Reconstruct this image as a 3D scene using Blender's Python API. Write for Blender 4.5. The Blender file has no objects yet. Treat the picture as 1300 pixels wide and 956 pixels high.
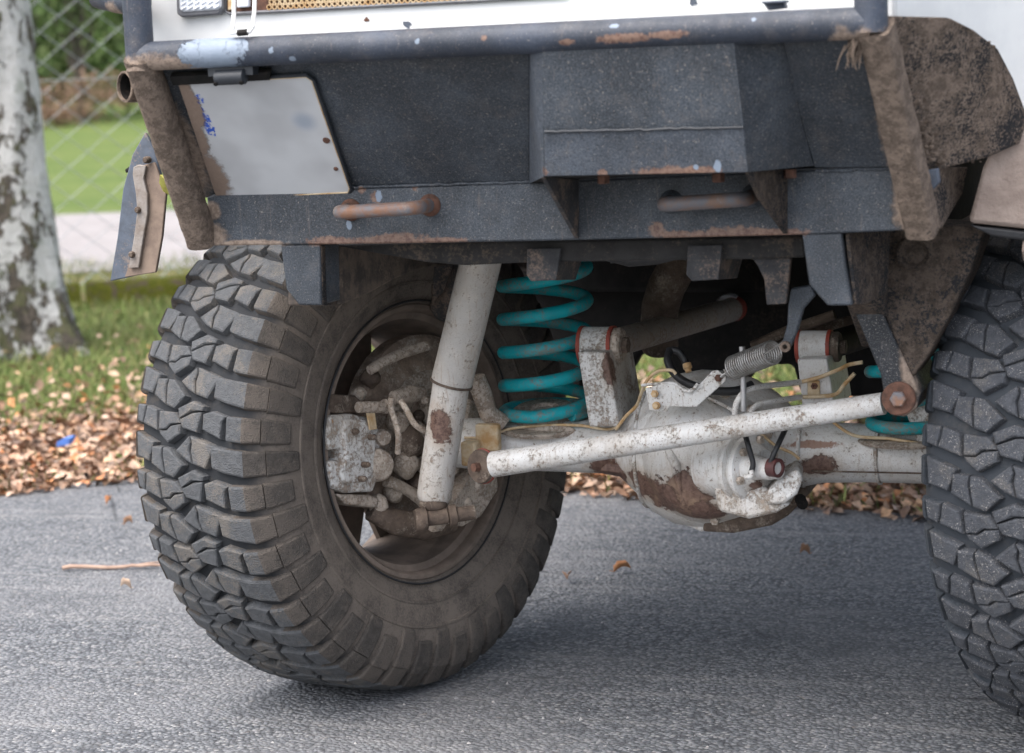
import bpy, bmesh, math, random
import numpy as np
from mathutils import Vector, Matrix
random.seed(7); rng = np.random.default_rng(7)
S = bpy.context.scene
COL = S.collection

# ------------------------------------------------------------------ camera
F = 2700.0                                   # focal length in photo pixels (photo is 1300 wide)
CAM = np.array([0.8625, -3.1014, 1.1496])
PSI, PITCH, ROLL = math.radians(20.0), math.radians(8.1776), math.radians(2.35)
FW = np.array([-math.sin(PSI)*math.cos(PITCH), math.cos(PSI)*math.cos(PITCH), -math.sin(PITCH)])
RT = np.array([math.cos(PSI), math.sin(PSI), 0.0]); UP = np.cross(RT, FW)
RT, UP = RT*math.cos(ROLL)-UP*math.sin(ROLL), UP*math.cos(ROLL)+RT*math.sin(ROLL)
cd = bpy.data.cameras.new('camera'); cam = bpy.data.objects.new('camera', cd); COL.objects.link(cam)
M3 = Matrix([[RT[i], UP[i], -FW[i]] for i in range(3)])
cam.matrix_world = Matrix.Translation(Vector(CAM)) @ M3.to_4x4()
cd.sensor_width = 36.0; cd.lens = 36.0*F/1300.0; cd.clip_start = 0.05; cd.clip_end = 2000
cd.dof.use_dof = True; cd.dof.focus_distance = 3.75; cd.dof.aperture_fstop = 5.0
S.camera = cam

# ------------------------------------------------------------------ light: bright overcast
wd = bpy.data.worlds.new("World"); S.world = wd; wd.use_nodes = True
wn = wd.node_tree; bg = wn.nodes['Background']
sky = wn.nodes.new('ShaderNodeTexSky'); sky.sky_type = 'NISHITA'; sky.sun_disc = False
SUN_EL, SUN_AZ = math.radians(62), math.radians(215)     # azimuth clockwise from +Y: behind the camera, to its left
sky.sun_elevation = SUN_EL; sky.sun_rotation = SUN_AZ
sky.air_density = 0.8; sky.dust_density = 4.0; sky.ozone_density = 1.0
hs = wn.nodes.new('ShaderNodeHueSaturation'); hs.inputs['Saturation'].default_value = .55   # overcast: greyer than a clear sky
wn.links.new(sky.outputs[0], hs.inputs['Color']); wn.links.new(hs.outputs[0], bg.inputs[0]); bg.inputs[1].default_value = 0.15
sl = bpy.data.lights.new('sun', 'SUN'); sl.energy = 1.0; sl.angle = math.radians(80); sl.color = (1, .97, .93)
so = bpy.data.objects.new('sun', sl); COL.objects.link(so)
sd = Vector((math.sin(SUN_AZ)*math.cos(SUN_EL), math.cos(SUN_AZ)*math.cos(SUN_EL), math.sin(SUN_EL)))
so.rotation_euler = sd.to_track_quat('Z', 'Y').to_euler()
S.view_settings.view_transform = 'Standard'; S.view_settings.look = 'None'
S.view_settings.gamma = 1.0; S.view_settings.exposure = 1.55
S.render.engine = 'CYCLES'

# ------------------------------------------------------------------ rays -> real points on real planes
def ray(px, py): return FW + RT*(px-650)/F - UP*(py-478)/F
def V(px, py, Y=0.0):
    d = ray(px, py); return CAM + d*(Y-CAM[1])/d[1]
def VX(px, py, X):
    d = ray(px, py); return CAM + d*(X-CAM[0])/d[0]
def VG(px, py, z=0.0):
    d = ray(px, py); return CAM + d*(z-CAM[2])/d[2]
def VP(px, py, P0, n, off=0.0):
    n = n/np.linalg.norm(n); d = ray(px, py); return CAM + d*(((np.asarray(P0)+n*off-CAM)@n)/(d@n))
def mm(P, npx): return npx*float((np.asarray(P)-CAM)@FW)/F
def P3(p):
    p = tuple(p); return V(p[0], p[1], p[2] if len(p) > 2 else 0.0)
def unit(v): v = np.asarray(v, float); return v/np.linalg.norm(v)

# ------------------------------------------------------------------ mesh builder
class MB:
    def __init__(s): s.v = []; s.f = []
    def add(s, vs, fs):
        b = len(s.v); s.v += [tuple(map(float, p)) for p in vs]; s.f += [tuple(i+b for i in f) for f in fs]; return s
    def prism(s, poly, ext):
        ext = np.asarray(ext, float); n = len(poly); p = [np.asarray(q, float) for q in poly]
        vs = p+[q+ext for q in p]
        fs = [tuple(range(n)), tuple(range(2*n-1, n-1, -1))]+[(i, i+n, (i+1) % n+n, (i+1) % n) for i in range(n)]
        return s.add(vs, fs)
    def box(s, c, sz, ax=None):
        c = np.asarray(c, float); a = np.eye(3) if ax is None else np.asarray(ax); h = np.asarray(sz, float)/2
        p = [c-a[0]*h[0]+sy*a[1]*h[1]+sx*a[2]*h[2] for sy, sx in ((-1, -1), (1, -1), (1, 1), (-1, 1))]
        return s.prism(p, a[0]*h[0]*2)
    def tube(s, pts, r, n=14, cap=True, sq=2.0):
        p = [np.asarray(q, float) for q in pts]; m = len(p)
        rs = [r]*m if np.isscalar(r) else list(r)
        T = [unit(p[min(i+1, m-1)]-p[max(i-1, 0)]) for i in range(m)]
        a = np.array([0, 0, 1.]) if abs(T[0][2]) < .9 else np.array([1., 0, 0])
        u = unit(np.cross(T[0], a)); vs = []
        for i in range(m):
            u = unit(u-T[i]*(u@T[i])); w = np.cross(T[i], u)
            for k in range(n):
                c_, s_ = math.cos(2*math.pi*k/n), math.sin(2*math.pi*k/n); f = (abs(c_)**sq+abs(s_)**sq)**(-1/sq); vs.append(p[i]+rs[i]*f*(c_*u+s_*w))
        fs = [(i*n+k, i*n+(k+1) % n, (i+1)*n+(k+1) % n, (i+1)*n+k) for i in range(m-1) for k in range(n)]
        if cap: fs += [tuple(range(n-1, -1, -1)), tuple(range((m-1)*n, m*n))]
        return s.add(vs, fs)
    def lathe(s, c, axis, prof, n=32, a0=0, a1=2*math.pi, cap=False):   # prof: (offset along the axis, radius)
        c = np.asarray(c, float); ax = unit(axis); a = np.array([0, 0, 1.]) if abs(ax[2]) < .9 else np.array([0, 1., 0])
        e1 = unit(np.cross(a, ax)); e2 = np.cross(ax, e1); full = abs(a1-a0-2*math.pi) < 1e-6; k = n if full else n+1
        vs = [c+ax*o+r*(math.cos(a0+(a1-a0)*j/n)*e1+math.sin(a0+(a1-a0)*j/n)*e2) for o, r in prof for j in range(k)]
        fs = []
        for i in range(len(prof)-1):
            for j in range(n):
                j2 = (j+1) % k if full else j+1
                fs.append((i*k+j, i*k+j2, (i+1)*k+j2, (i+1)*k+j))
        if cap: fs += [tuple(range(k-1, -1, -1)), tuple(range((len(prof)-1)*k, len(prof)*k))]
        return s.add(vs, fs)
    def ball(s, c, r, n=16, m=10, sc=(1, 1, 1)):
        prof = [(-math.cos(math.pi*i/m), max(math.sin(math.pi*i/m), 1e-3)) for i in range(m+1)]
        b = len(s.v); s.lathe((0, 0, 0), (0, 0, 1), prof, n)
        for i in range(b, len(s.v)):
            q = s.v[i]; s.v[i] = (c[0]+q[0]*r*sc[0], c[1]+q[1]*r*sc[1], c[2]+q[2]*r*sc[2])
        return s
    def mesh(s, name, smooth=True, ang=38):
        me = bpy.data.meshes.new(name); me.from_pydata(s.v, [], s.f)
        bm = bmesh.new(); bm.from_mesh(me); bmesh.ops.recalc_face_normals(bm, faces=bm.faces); bm.to_mesh(me); bm.free()
        if smooth:
            me.polygons.foreach_set('use_smooth', [True]*len(me.polygons)); me.set_sharp_from_angle(angle=math.radians(ang))
        return me

def link(name, me, m=None, parent=None, bevel=0.0, loc=None):
    o = bpy.data.objects.new(name, me); COL.objects.link(o)
    if m is not None and (not me.materials): me.materials.append(m)
    if parent is not None:
        o.parent = parent; o.matrix_parent_inverse = parent.matrix_world.inverted()
    if bevel:
        b = o.modifiers.new('bevel', 'BEVEL'); b.width = bevel; b.segments = 2; b.limit_method = 'ANGLE'; b.angle_limit = math.radians(40)
    return o
def part(name, mb, m, parent, bevel=0.0, smooth=True): return link(name, mb.mesh(name, smooth), m, parent, bevel)
def tag(o, label=None, cat=None, group=None, kind=None):
    for k, v in (('label', label), ('category', cat), ('group', group), ('kind', kind)):
        if v: o[k] = v
    return o
def empty(name, loc):
    o = bpy.data.objects.new(name, None); COL.objects.link(o); o.location = loc; o.empty_display_size = .1
    o.matrix_world = Matrix.Translation(Vector(loc)); return o

# ------------------------------------------------------------------ materials
class NT:
    def __init__(s, name):
        s.m = bpy.data.materials.new(name); s.m.use_nodes = True; s.t = s.m.node_tree
        s.b = s.t.nodes['Principled BSDF']; s.pos = s.t.nodes.new('ShaderNodeNewGeometry').outputs['Position']
    def n(s, typ, **kw):
        x = s.t.nodes.new(typ)
        for k, v in kw.items(): setattr(x, k, v)
        return x
    def put(s, sock, v):
        if hasattr(v, 'links') or isinstance(v, bpy.types.NodeSocket): s.t.links.new(v, sock)
        else: sock.default_value = v
    def math(s, op, a, b=0.0, c=None):
        x = s.n('ShaderNodeMath', operation=op); s.put(x.inputs[0], a); s.put(x.inputs[1], b)
        if c is not None: s.put(x.inputs[2], c)
        return x.outputs[0]
    def vmap(s, sc=(1, 1, 1), rot=(0, 0, 0), vec=None):
        x = s.n('ShaderNodeMapping'); s.put(x.inputs['Vector'], vec or s.pos); x.inputs['Scale'].default_value = sc; x.inputs['Rotation'].default_value = rot
        return x.outputs[0]
    def noise(s, sc, det=4, ro=.55, vec=None, dist=0.0, off=None):
        x = s.n('ShaderNodeTexNoise'); v = vec or s.pos
        if off is not None:
            a = s.n('ShaderNodeVectorMath', operation='ADD'); s.put(a.inputs[0], v); a.inputs[1].default_value = off; v = a.outputs[0]
        s.put(x.inputs['Vector'], v); x.inputs['Scale'].default_value = sc; x.inputs['Detail'].default_value = det
        x.inputs['Roughness'].default_value = ro; x.inputs['Distortion'].default_value = dist
        return x.outputs[0]
    def vor(s, sc, feat='F1', vec=None, out='Distance', rand=1.0):
        x = s.n('ShaderNodeTexVoronoi', feature=feat); s.put(x.inputs['Vector'], vec or s.pos); x.inputs['Scale'].default_value = sc
        x.inputs['Randomness'].default_value = rand
        return x.outputs[out]
    def step(s, v, lo, hi, a=0.0, b=1.0):
        x = s.n('ShaderNodeMapRange', interpolation_type='SMOOTHSTEP'); s.put(x.inputs[0], v)
        for i, q in zip((1, 2, 3, 4), (lo, hi, a, b)): s.put(x.inputs[i], q)
        return x.outputs[0]
    def mix(s, a, b, f):
        x = s.n('ShaderNodeMix', data_type='RGBA'); s.put(x.inputs[0], f)
        for i, q in ((6, a), (7, b)): s.put(x.inputs[i], (*q, 1) if isinstance(q, tuple) and len(q) == 3 else q)
        return x.outputs[2]
    def sep(s):
        x = s.n('ShaderNodeSeparateXYZ'); s.put(x.inputs[0], s.pos); return x.outputs
    def blot(s, c, r, amp=.6, sc=60, soft=.15, squash=(1, 1, 1)):   # ragged patch round a point
        d = s.n('ShaderNodeVectorMath', operation='SUBTRACT'); s.put(d.inputs[0], s.pos); d.inputs[1].default_value = tuple(c)
        q = s.n('ShaderNodeVectorMath', operation='MULTIPLY'); s.put(q.inputs[0], d.outputs[0]); q.inputs[1].default_value = squash
        l = s.n('ShaderNodeVectorMath', operation='LENGTH'); s.put(l.inputs[0], q.outputs[0])
        e = s.math('ADD', s.math('DIVIDE', l.outputs['Value'], r), s.math('MULTIPLY', s.math('SUBTRACT', s.noise(sc, 9, .74), .5), amp*2.6))
        return s.step(e, 1-soft, 1+soft, 1, 0)
    def mx(s, *a):
        r = a[0]
        for q in a[1:]: r = s.math('MAXIMUM', r, q)
        return r
    def bump(s, h, dist=.002, stren=1.0):
        x = s.n('ShaderNodeBump'); s.put(x.inputs['Height'], h); x.inputs['Distance'].default_value = dist; x.inputs['Strength'].default_value = stren
        s.t.links.new(x.outputs[0], s.b.inputs['Normal'])
    def out(s, col, rough=.6, metal=0.0, spec=.5):
        s.put(s.b.inputs['Base Color'], (*col, 1) if isinstance(col, tuple) and len(col) == 3 else col)
        s.put(s.b.inputs['Roughness'], rough); s.put(s.b.inputs['Metallic'], metal); s.put(s.b.inputs['Specular IOR Level'], spec)
        return s.m

MUD1, MUD2 = (.34, .262, .205), (.205, .152, .116)
RUST1, RUST2 = (.25, .115, .062), (.13, .065, .045)

def mat_black(name, mud=0.0, speck=.5, blots=(), rusts=(), chips=(), base=(.034, .041, .050), grain=1.0):
    N = NT(name)
    g = N.noise(400, 4, .8); big = N.noise(9, 5, .6); mid = N.noise(45, 5, .65)
    c = N.mix(base, tuple(x*1.9 for x in base), N.step(big, .38, .72))
    c = N.mix(c, (.009, .011, .014), N.math('MULTIPLY', N.step(g, .50, .38), .75*grain)); c = N.mix(c, (.15, .158, .168), N.math('MULTIPLY', N.step(g, .54, .66), .75*grain))                   # grain of the textured coat
    dust = N.step(N.noise(26, 6, .7), .50, .78); c = N.mix(c, (.16, .14, .125), N.math('MULTIPLY', dust, .35))
    sp = N.step(N.noise(260, 3, .75, off=(3, 1, 2)), .655-.06*speck, .70-.02*speck); c = N.mix(c, (.30, .27, .24), N.math('MULTIPLY', sp, .8))
    st = N.noise(14, 4, .6, vec=N.vmap((9, 9, .8))); c = N.mix(c, (.20, .165, .14), N.math('MULTIPLY', N.step(st, .60, .76), .35))
    m = None
    if mud > 0:
        m = N.step(N.math('ADD', N.math('MULTIPLY', mid, .6), N.math('MULTIPLY', N.noise(150, 4, .7), .4)), .78-mud*.5, .86-mud*.5)
    for (p, r, *q) in blots:
        b = N.blot(p, r, .5, 55, .22, q[0] if q else (1, 1, 1)); m = b if m is None else N.mx(m, b)
    sc_r = N.noise(5, 3, .6, vec=N.vmap((6, 30, 90), (.3, .5, .2))); c = N.mix(c, (.17, .17, .17), N.math('MULTIPLY', N.math('MULTIPLY', N.step(sc_r, .665, .70), N.step(N.noise(3, 2, .5, off=(6, 6, 6)), .5, .62)), .5))
    h = N.math('ADD', N.math('MULTIPLY', g, .45), N.math('MULTIPLY', N.noise(7, 3, .5, off=(2, 9, 4)), 2.2))
    if m is not None:
        mc = N.mix(MUD2, MUD1, N.step(N.noise(120, 5, .7, off=(5, 2, 1)), .35, .62)); c = N.mix(c, mc, m)
        h = N.math('ADD', h, N.math('MULTIPLY', m, N.math('ADD', N.noise(210, 5, .75), .5)))
    for (p, r, *q) in rusts:
        b = N.blot(p, r*.9, .95, 95, .22, q[0] if q else (1, 1, 1))
        c = N.mix(c, N.mix(RUST2, (.25, .155, .11), N.step(N.noise(160, 4, .7), .35, .6)), N.math('MULTIPLY', b, .85))
    for (p, r, *q) in chips:
        b = N.blot(p, r, .85, 90, .06, q[0] if q else (1, 1, 1)); c = N.mix(c, N.mix((.19, .235, .295), (.25, .30, .37), N.noise(60, 4, .6)), b); h = N.math('SUBTRACT', h, N.math('MULTIPLY', b, .4))
    N.bump(h, .0016)
    rg = N.step(mid, .3, .7, .42, .62)
    if m is not None: rg = N.math('ADD', N.math('MULTIPLY', m, .35), rg)
    return N.out(c, rg, 0.0, .5)

def mat_mud(name, dark=.35, tint=MUD1):
    N = NT(name); a = N.noise(55, 6, .72); b = N.noise(240, 5, .75); big = N.noise(12, 4, .6)
    c = N.mix(tuple(x*.55 for x in tint), tint, N.step(a, .40, .60)); c = N.mix(c, tuple(min(1, x*1.3) for x in tint), N.math('MULTIPLY', N.step(b, .52, .72), .6))
    bare = N.step(N.math('ADD', N.math('MULTIPLY', b, .6), N.math('MULTIPLY', big, .4)), .39+.12*dark, .33+.12*dark)
    c = N.mix(c, (.032, .036, .042), N.math('MULTIPLY', bare, .92))
    v = N.vor(190); N.bump(N.math('ADD', N.math('MULTIPLY', b, 1.4), N.math('ADD', a, N.math('MULTIPLY', v, .5))), .006)
    return N.out(c, .92, 0, .2)

def mat_white(name, dirt=.5, spots=.5, prim=(), rusts=(), base=(.66, .65, .625)):
    N = NT(name); a = N.noise(30, 6, .68); b = N.noise(170, 5, .72)
    c = N.mix(base, (.60, .56, .50), N.math('MULTIPLY', N.step(a, .42, .68), .30+.5*dirt))
    dm = N.step(N.math('ADD', N.math('MULTIPLY', a, .5), N.math('MULTIPLY', b, .5)), .66-.22*dirt, .74-.20*dirt)
    c = N.mix(c, N.mix((.20, .15, .115), (.34, .27, .21), N.noise(80, 3)), N.math('MULTIPLY', dm, .9))
    st = N.noise(26, 4, .6, vec=N.vmap((7, 7, .9))); c = N.mix(c, (.33, .25, .185), N.math('MULTIPLY', N.step(st, .53, .70), .75*dirt+.1))
    fg = N.noise(300, 5, .8, off=(1, 1, 9)); c = N.mix(c, (.24, .18, .135), N.math('MULTIPLY', N.math('MULTIPLY', N.step(fg, .53, .63), N.step(N.noise(18, 5, .65, off=(7, 7, 2)), .40, .62)), .35+.5*dirt))
    wash = N.step(N.noise(9, 5, .65, off=(3, 8, 6)), .48, .66); c = N.mix(c, (.40, .335, .265), N.math('MULTIPLY', wash, .6*dirt))
    sp = N.step(N.noise(260, 3, .7, off=(2, 7, 1)), .72-.10*spots, .74-.08*spots); c = N.mix(c, (.17, .10, .065), sp)
    rs = N.step(N.noise(60, 4, .7, off=(8, 3, 5)), .70-.03*spots, .76); c = N.mix(c, (.40, .22, .09), N.math('MULTIPLY', rs, .8))
    h = N.math('ADD', N.math('MULTIPLY', dm, .5), N.math('MULTIPLY', b, .5))
    for (p, r, *q) in prim:
        c = N.mix(c, (.36, .25, .16), N.math('MULTIPLY', N.blot(p, r*1.15, .7, 60, .5, q[0] if q else (1, 1, 1)), .55))
        k = N.blot(p, r, .75, 48, .05, q[0] if q else (1, 1, 1)); c = N.mix(c, N.mix((.10, .055, .042), (.20, .125, .095), N.step(N.noise(130, 5, .75), .36, .62)), k); h = N.math('SUBTRACT', h, N.math('MULTIPLY', k, .7))
    for (p, r, *q) in rusts:
        k = N.blot(p, r, .6, 70, .12, q[0] if q else (1, 1, 1)); c = N.mix(c, RUST1, N.math('MULTIPLY', k, .85))
    N.bump(h, .0015)
    return N.out(c, N.step(dm, 0, 1, .42, .85), 0, .45)

def mat_simple(name, col, col2=None, sc=60, rough=.6, metal=0.0, bd=.0008, spec=.5, dustc=None, dust=.4):
    N = NT(name); a = N.noise(sc, 5, .65); b = N.noise(sc*6, 4, .7)
    c = N.mix(col, col2 or tuple(x*.6 for x in col), N.step(a, .35, .68))
    if dustc: c = N.mix(c, dustc, N.math('MULTIPLY', N.step(N.math('ADD', N.math('MULTIPLY', N.noise(sc*.5, 5, .7, off=(4, 4, 4)), .6), N.math('MULTIPLY', b, .4)), .58-.2*dust, .70-.15*dust), .85))
    N.bump(N.math('ADD', a, N.math('MULTIPLY', b, .6)), bd)
    return N.out(c, rough, metal, spec)

def mat_rubber(name, base=(.058, .062, .068), dustc=(.17, .145, .122), dust=.45, speck=0.0):
    N = NT(name); a = N.noise(22, 5, .65); b = N.noise(300, 4, .75)
    c = N.mix(base, tuple(x*1.45 for x in base), N.step(N.noise(90, 4, .6), .35, .7))
    oi = N.n('ShaderNodeObjectInfo').outputs['Random']
    c = N.mix(c, tuple(x*1.5 for x in base), N.math('MULTIPLY', oi, .45))
    d = N.step(N.math('ADD', N.math('ADD', N.math('MULTIPLY', a, .55), N.math('MULTIPLY', b, .45)), N.math('MULTIPLY', N.math('SUBTRACT', oi, .5), .10)), .60-.25*dust, .74-.25*dust)
    c = N.mix(c, dustc, N.math('MULTIPLY', d, .75)); nick = N.step(N.noise(120, 6, .8, off=(6, 1, 3)), .62, .66); c = N.mix(c, tuple(x*.4 for x in base), N.math('MULTIPLY', nick, .7))
    if speck:
        s1 = N.step(N.noise(430, 2, .7, off=(9, 2, 4)), .60, .68); s2 = N.step(N.noise(40, 3, .6, off=(1, 5, 2)), .35, .62)
        c = N.mix(c, (.46, .43, .40), N.math('MULTIPLY', N.math('MULTIPLY', s1, s2), speck))
    N.bump(N.math('ADD', N.math('ADD', b, N.math('MULTIPLY', N.noise(70, 5, .7, off=(2, 2, 6)), 1.2)), N.math('MULTIPLY', N.vor(420), .6)), .0022)
    return N.out(c, .82, 0, .25)

def mat_carcass(name, side, sdust, grv, gdust):
    N = NT(name); tc = N.n('ShaderNodeTexCoord'); sx = N.n('ShaderNodeSeparateXYZ'); N.put(sx.inputs[0], tc.outputs['Object'])
    r = N.math('SQRT', N.math('ADD', N.math('MULTIPLY', sx.outputs[1], sx.outputs[1]), N.math('MULTIPLY', sx.outputs[2], sx.outputs[2])))
    a = N.noise(20, 6, .7); b = N.noise(260, 4, .75)
    k = N.step(N.math('ADD', r, N.math('MULTIPLY', N.math('SUBTRACT', a, .5), .05)), .405, .448)
    cs = N.mix(side, sdust, N.step(N.math('ADD', N.math('MULTIPLY', a, .6), N.math('MULTIPLY', b, .4)), .34, .58)); cg = N.mix(grv, gdust, N.math('MULTIPLY', N.step(a, .52, .72), .7))  # cs: dusty sidewall; cg: groove colour darkened for the shade between blocks
    N.bump(N.math('ADD', b, a), .0012)
    return N.out(N.mix(cs, cg, k), .85, 0, .2)
def pv(x, y, Y=0.0): return V(x, y, Y)

# ------------------------------------------------------------------ materials of the truck
SL0, SLN = np.array([0, 0, .977]), np.array([0, -.208, -.185])          # the undercut bumper face
def SP(x, y, off=0.0): return VP(x, y, SL0, SLN, off)
ends = [(SP(268, 250), .075, (1, .6, .6)), (V(300, 305), .05, (.7, 1, 1.6)), (V(1150, 280), .05)]
M_plate = mat_black('textured_black_plate', 0, .8, [(SP(225, 180), .07, (1.9, .6, .6)), (SP(1133, 170), .030, (1.6, .4, .4))])
M_beam = mat_black('textured_black_beam', 0, .5, [(V(262, 300), .030, (.8, 1, 1.2)), (V(270, 268), .016), (V(320, 310), .022, (.35, 1, 3)), (V(1156, 250), .030, (1.2, .5, .5)), (V(1160, 285), .02)],
    [(V(425, 307), .024, (.45, 1, 2.6)), (V(500, 305), .030, (.45, 1, 2.6)), (V(565, 305), .018, (.4, 1, 3)), (V(835, 292), .013), (V(862, 299), .018, (.5, 1, 2.4)), (V(935, 297), .032, (.36, 1, 2.8)), (V(992, 295), .018, (.4, 1, 2.4)), (V(460, 240), .008), (V(528, 238), .006), (V(478, 250), .010)],
    [(V(444, 285), .0075, (1.5, 1, .8)), (V(481, 248), .008, (1.2, 1, .8))])
M_ledge = mat_black('textured_black_ledge', 0, .4, [], [(V(765, 220, -.167), .008), (V(850, 219, -.167), .024, (.45, 1, 2.6)), (V(890, 217, -.167), .014, (.5, 1, 1.6)), (V(690, 218, -.167), .008)],
    [(V(911, 211, -.168), .0075, (1.3, 1, .9)), (V(884, 212, -.168), .004), (V(863, 195, -.17), .0024)], base=(.042, .050, .062))
M_tube = mat_black('glossy_black_tube', 0, .2, [(V(205, 92, -.2), .050, (.55, 1, 1.8)), (V(250, 92, -.2), .03, (.5, 1, 2)), (V(1075, 45, -.2), .022), (V(1102, 48, -.2), .024), (V(150, 15, -.15), .02)],
    [(V(720, 53, -.22), .007, (.6, 1, 1.4)), (V(775, 50, -.22), .010, (.5, 1, 1.4)), (V(800, 48, -.22), .014, (.4, 1, 2)), (V(848, 44, -.22), .012, (.4, 1, 2)), (V(615, 48, -.22), .005), (V(966, 16, -.22), .005)],
    [(V(268, 66, -.22), .034, (.72, .6, .9)), (V(240, 68, -.22), .018), (V(300, 60, -.22), .018), (V(345, 64, -.22), .005), (V(370, 76, -.22), .006), (V(780, 32, -.22), .0035, (.5, 1, 1)), (V(957, 24, -.22), .0035), (V(530, 53, -.22), .004)], base=(.026, .033, .048), grain=.4)
M_legmud = mat_mud('dried_mud', .30); M_wingmud = mat_mud('dried_mud_on_black', .9); M_railmud = mat_mud('mud_caked_rail', .95, (.165, .128, .102))
M_palemud = mat_simple('pale_dusty_coat', (.37, .295, .25), (.28, .22, .185), 22, .92, 0, .004, .2)
M_under = mat_simple('grimy_chassis_steel', (.036, .034, .033), (.022, .021, .02), 30, .75, 0, .0012, .3, (.12, .09, .068), .35)
M_dark = mat_simple('near_black_underbody', (.018, .016, .015), (.010, .010, .009), 25, .8, 0, .001, .2, (.05, .038, .03), .3)  # near-black base with thin brown dust
M_strap = mat_simple('dusty_black_bracket', (.050, .050, .052), (.03, .03, .032), 40, .7, 0, .0014, .35, (.20, .145, .11), .55)
M_body = mat_simple('white_body_paint', (.82, .82, .80), (.76, .76, .75), 12, .35, 0, .0002, .5)
M_white = mat_white('dirty_white_axle_paint', .46, .6, [(V(872, 630, .42), .042, (1, .5, .8)), (V(838, 628, .44), .036, (.8, .5, 1)), (V(806, 618, .46), .03, (.8, .5, 1)), (V(895, 655, .42), .028, (1, .5, 1)), (V(897, 606, .40), .016), (V(775, 598, .54), .026, (.6, .6, 1)), (V(1038, 591, .53), .018, (.5, 1, 1)), (V(965, 625, .36), .02)],
    [(V(1035, 565, .52), .02, (.4, 1, 2.5)), (V(870, 668, .48), .012)])
M_white2 = mat_white('speckled_white_steel', .80, .9, [(V(775, 466, .50), .020, (1.3, .6, .6))])
M_rodw = mat_white('white_rod_paint', .58, 1.0, [(V(775, 562, .36), .012, (1, .5, 1)), (V(660, 585, .36), .02, (.5, .5, 1.5)), (V(1112, 515, .3), .012)], [(V(1110, 510, .30), .012)])
M_shock = mat_white('grimy_shock_body', .60, .7, [(V(559, 541, .372), .024, (1.2, .6, .7))], base=(.56, .53, .49))
M_shroud = mat_white('shock_shroud', .52, .4, [], base=(.46, .435, .40))
M_caliper = mat_white('chalky_white_caliper', .85, .8, [(V(446, 604, .45), .012), (V(430, 560, .45), .01), (V(465, 575, .45), .010), (V(455, 540, .45), .016), (V(470, 520, .45), .010)], [(V(452, 560, .45), .010, (1.5, 1, .6)), (V(470, 530, .45), .012)], base=(.66, .65, .625))
M_cake = mat_white('mud_caked_white', .9, .9, base=(.52, .44, .365))
M_grime = mat_simple('brown_caked_steel', (.150, .112, .086), (.078, .058, .046), 40, .85, 0, .003, .25, (.32, .27, .22), .35)
M_teal = mat_simple('teal_spring_paint', (.0, .36, .40), (.0, .30, .34), 30, .55, 0, .0012, .4, (.20, .165, .135), .62)
M_rust = mat_simple('rust', (.165, .085, .060), (.085, .050, .038), 70, .85, 0, .0016, .2)
M_rustbar = mat_simple('rusty_worn_bar', (.25, .135, .085), (.17, .175, .19), 45, .6, .2, .0012, .4, (.32, .24, .18), .3)
M_greybar = mat_simple('grey_worn_bar', (.135, .14, .155), (.21, .13, .09), 40, .55, .2, .001, .45, (.3, .27, .24), .2)
M_redr = mat_simple('red_rubber', (.34, .055, .03), (.22, .05, .035), 50, .6)
M_cream = mat_simple('rust_stained_cream', (.62, .50, .33), (.46, .27, .11), 40, .6)
M_silver = mat_simple('spring_wire', (.50, .49, .47), (.36, .33, .30), 80, .38, .75)
M_hose = mat_simple('black_hose', (.016, .016, .018), (.026, .026, .027), 60, .45)
M_braid = mat_white('braided_line', .35, 1.0, base=(.66, .64, .60))
M_lug = mat_rubber('tread_rubber', (.074, .077, .081), (.175, .155, .132), .44); M_lug2 = mat_rubber('gritty_tread_rubber', (.056, .060, .068), (.15, .14, .13), dust=.32, speck=.95)
M_grv = mat_rubber('shaded_groove_rubber', (.036, .041, .047), (.095, .086, .076), .35); M_grv2 = mat_rubber('gritty_groove_rubber', (.048, .055, .064), (.11, .105, .10), .3)  # same rubber as the blocks, with groove shade put into the colour
M_shl = mat_rubber('dusty_shoulder_rubber', (.064, .057, .051), (.140, .118, .100), .70)
M_side = mat_carcass('dusty_carcass', (.085, .073, .064), (.185, .155, .130), (.032, .034, .037), (.085, .074, .063)); M_side2 = mat_carcass('gritty_carcass', (.06, .062, .064), (.12, .11, .10), (.046, .052, .060), (.10, .095, .09))
M_rim = mat_simple('brown_dusted_rim', (.235, .185, .15), (.165, .13, .105), 25, .8, 0, .0006, .3)
M_alu = mat_simple('bare_alloy', (.55, .54, .53), (.45, .44, .43), 30, .4, .6)
M_flap = mat_simple('blue_grey_plastic', (.10, .12, .155), (.075, .088, .11), 40, .6, 0, .0006, .4, (.24, .185, .145), .30)
M_flapmud = mat_simple('brown_dusted_plastic', (.27, .205, .16), (.20, .15, .12), 40, .85, 0, .001, .2)
M_strip = mat_simple('weathered_aluminium_strip', (.30, .27, .245), (.22, .18, .15), 35, .7, .1, .0016)
M_lens = mat_simple('clear_lens', (.78, .80, .84), (.70, .72, .76), 60, .15, 0, .0001, .6)
M_bezel = mat_simple('grey_bezel', (.18, .18, .19), (.12, .12, .13), 30, .5)
M_blackp = mat_simple('black_plastic', (.022, .026, .032), (.03, .034, .04), 30, .5)
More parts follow.
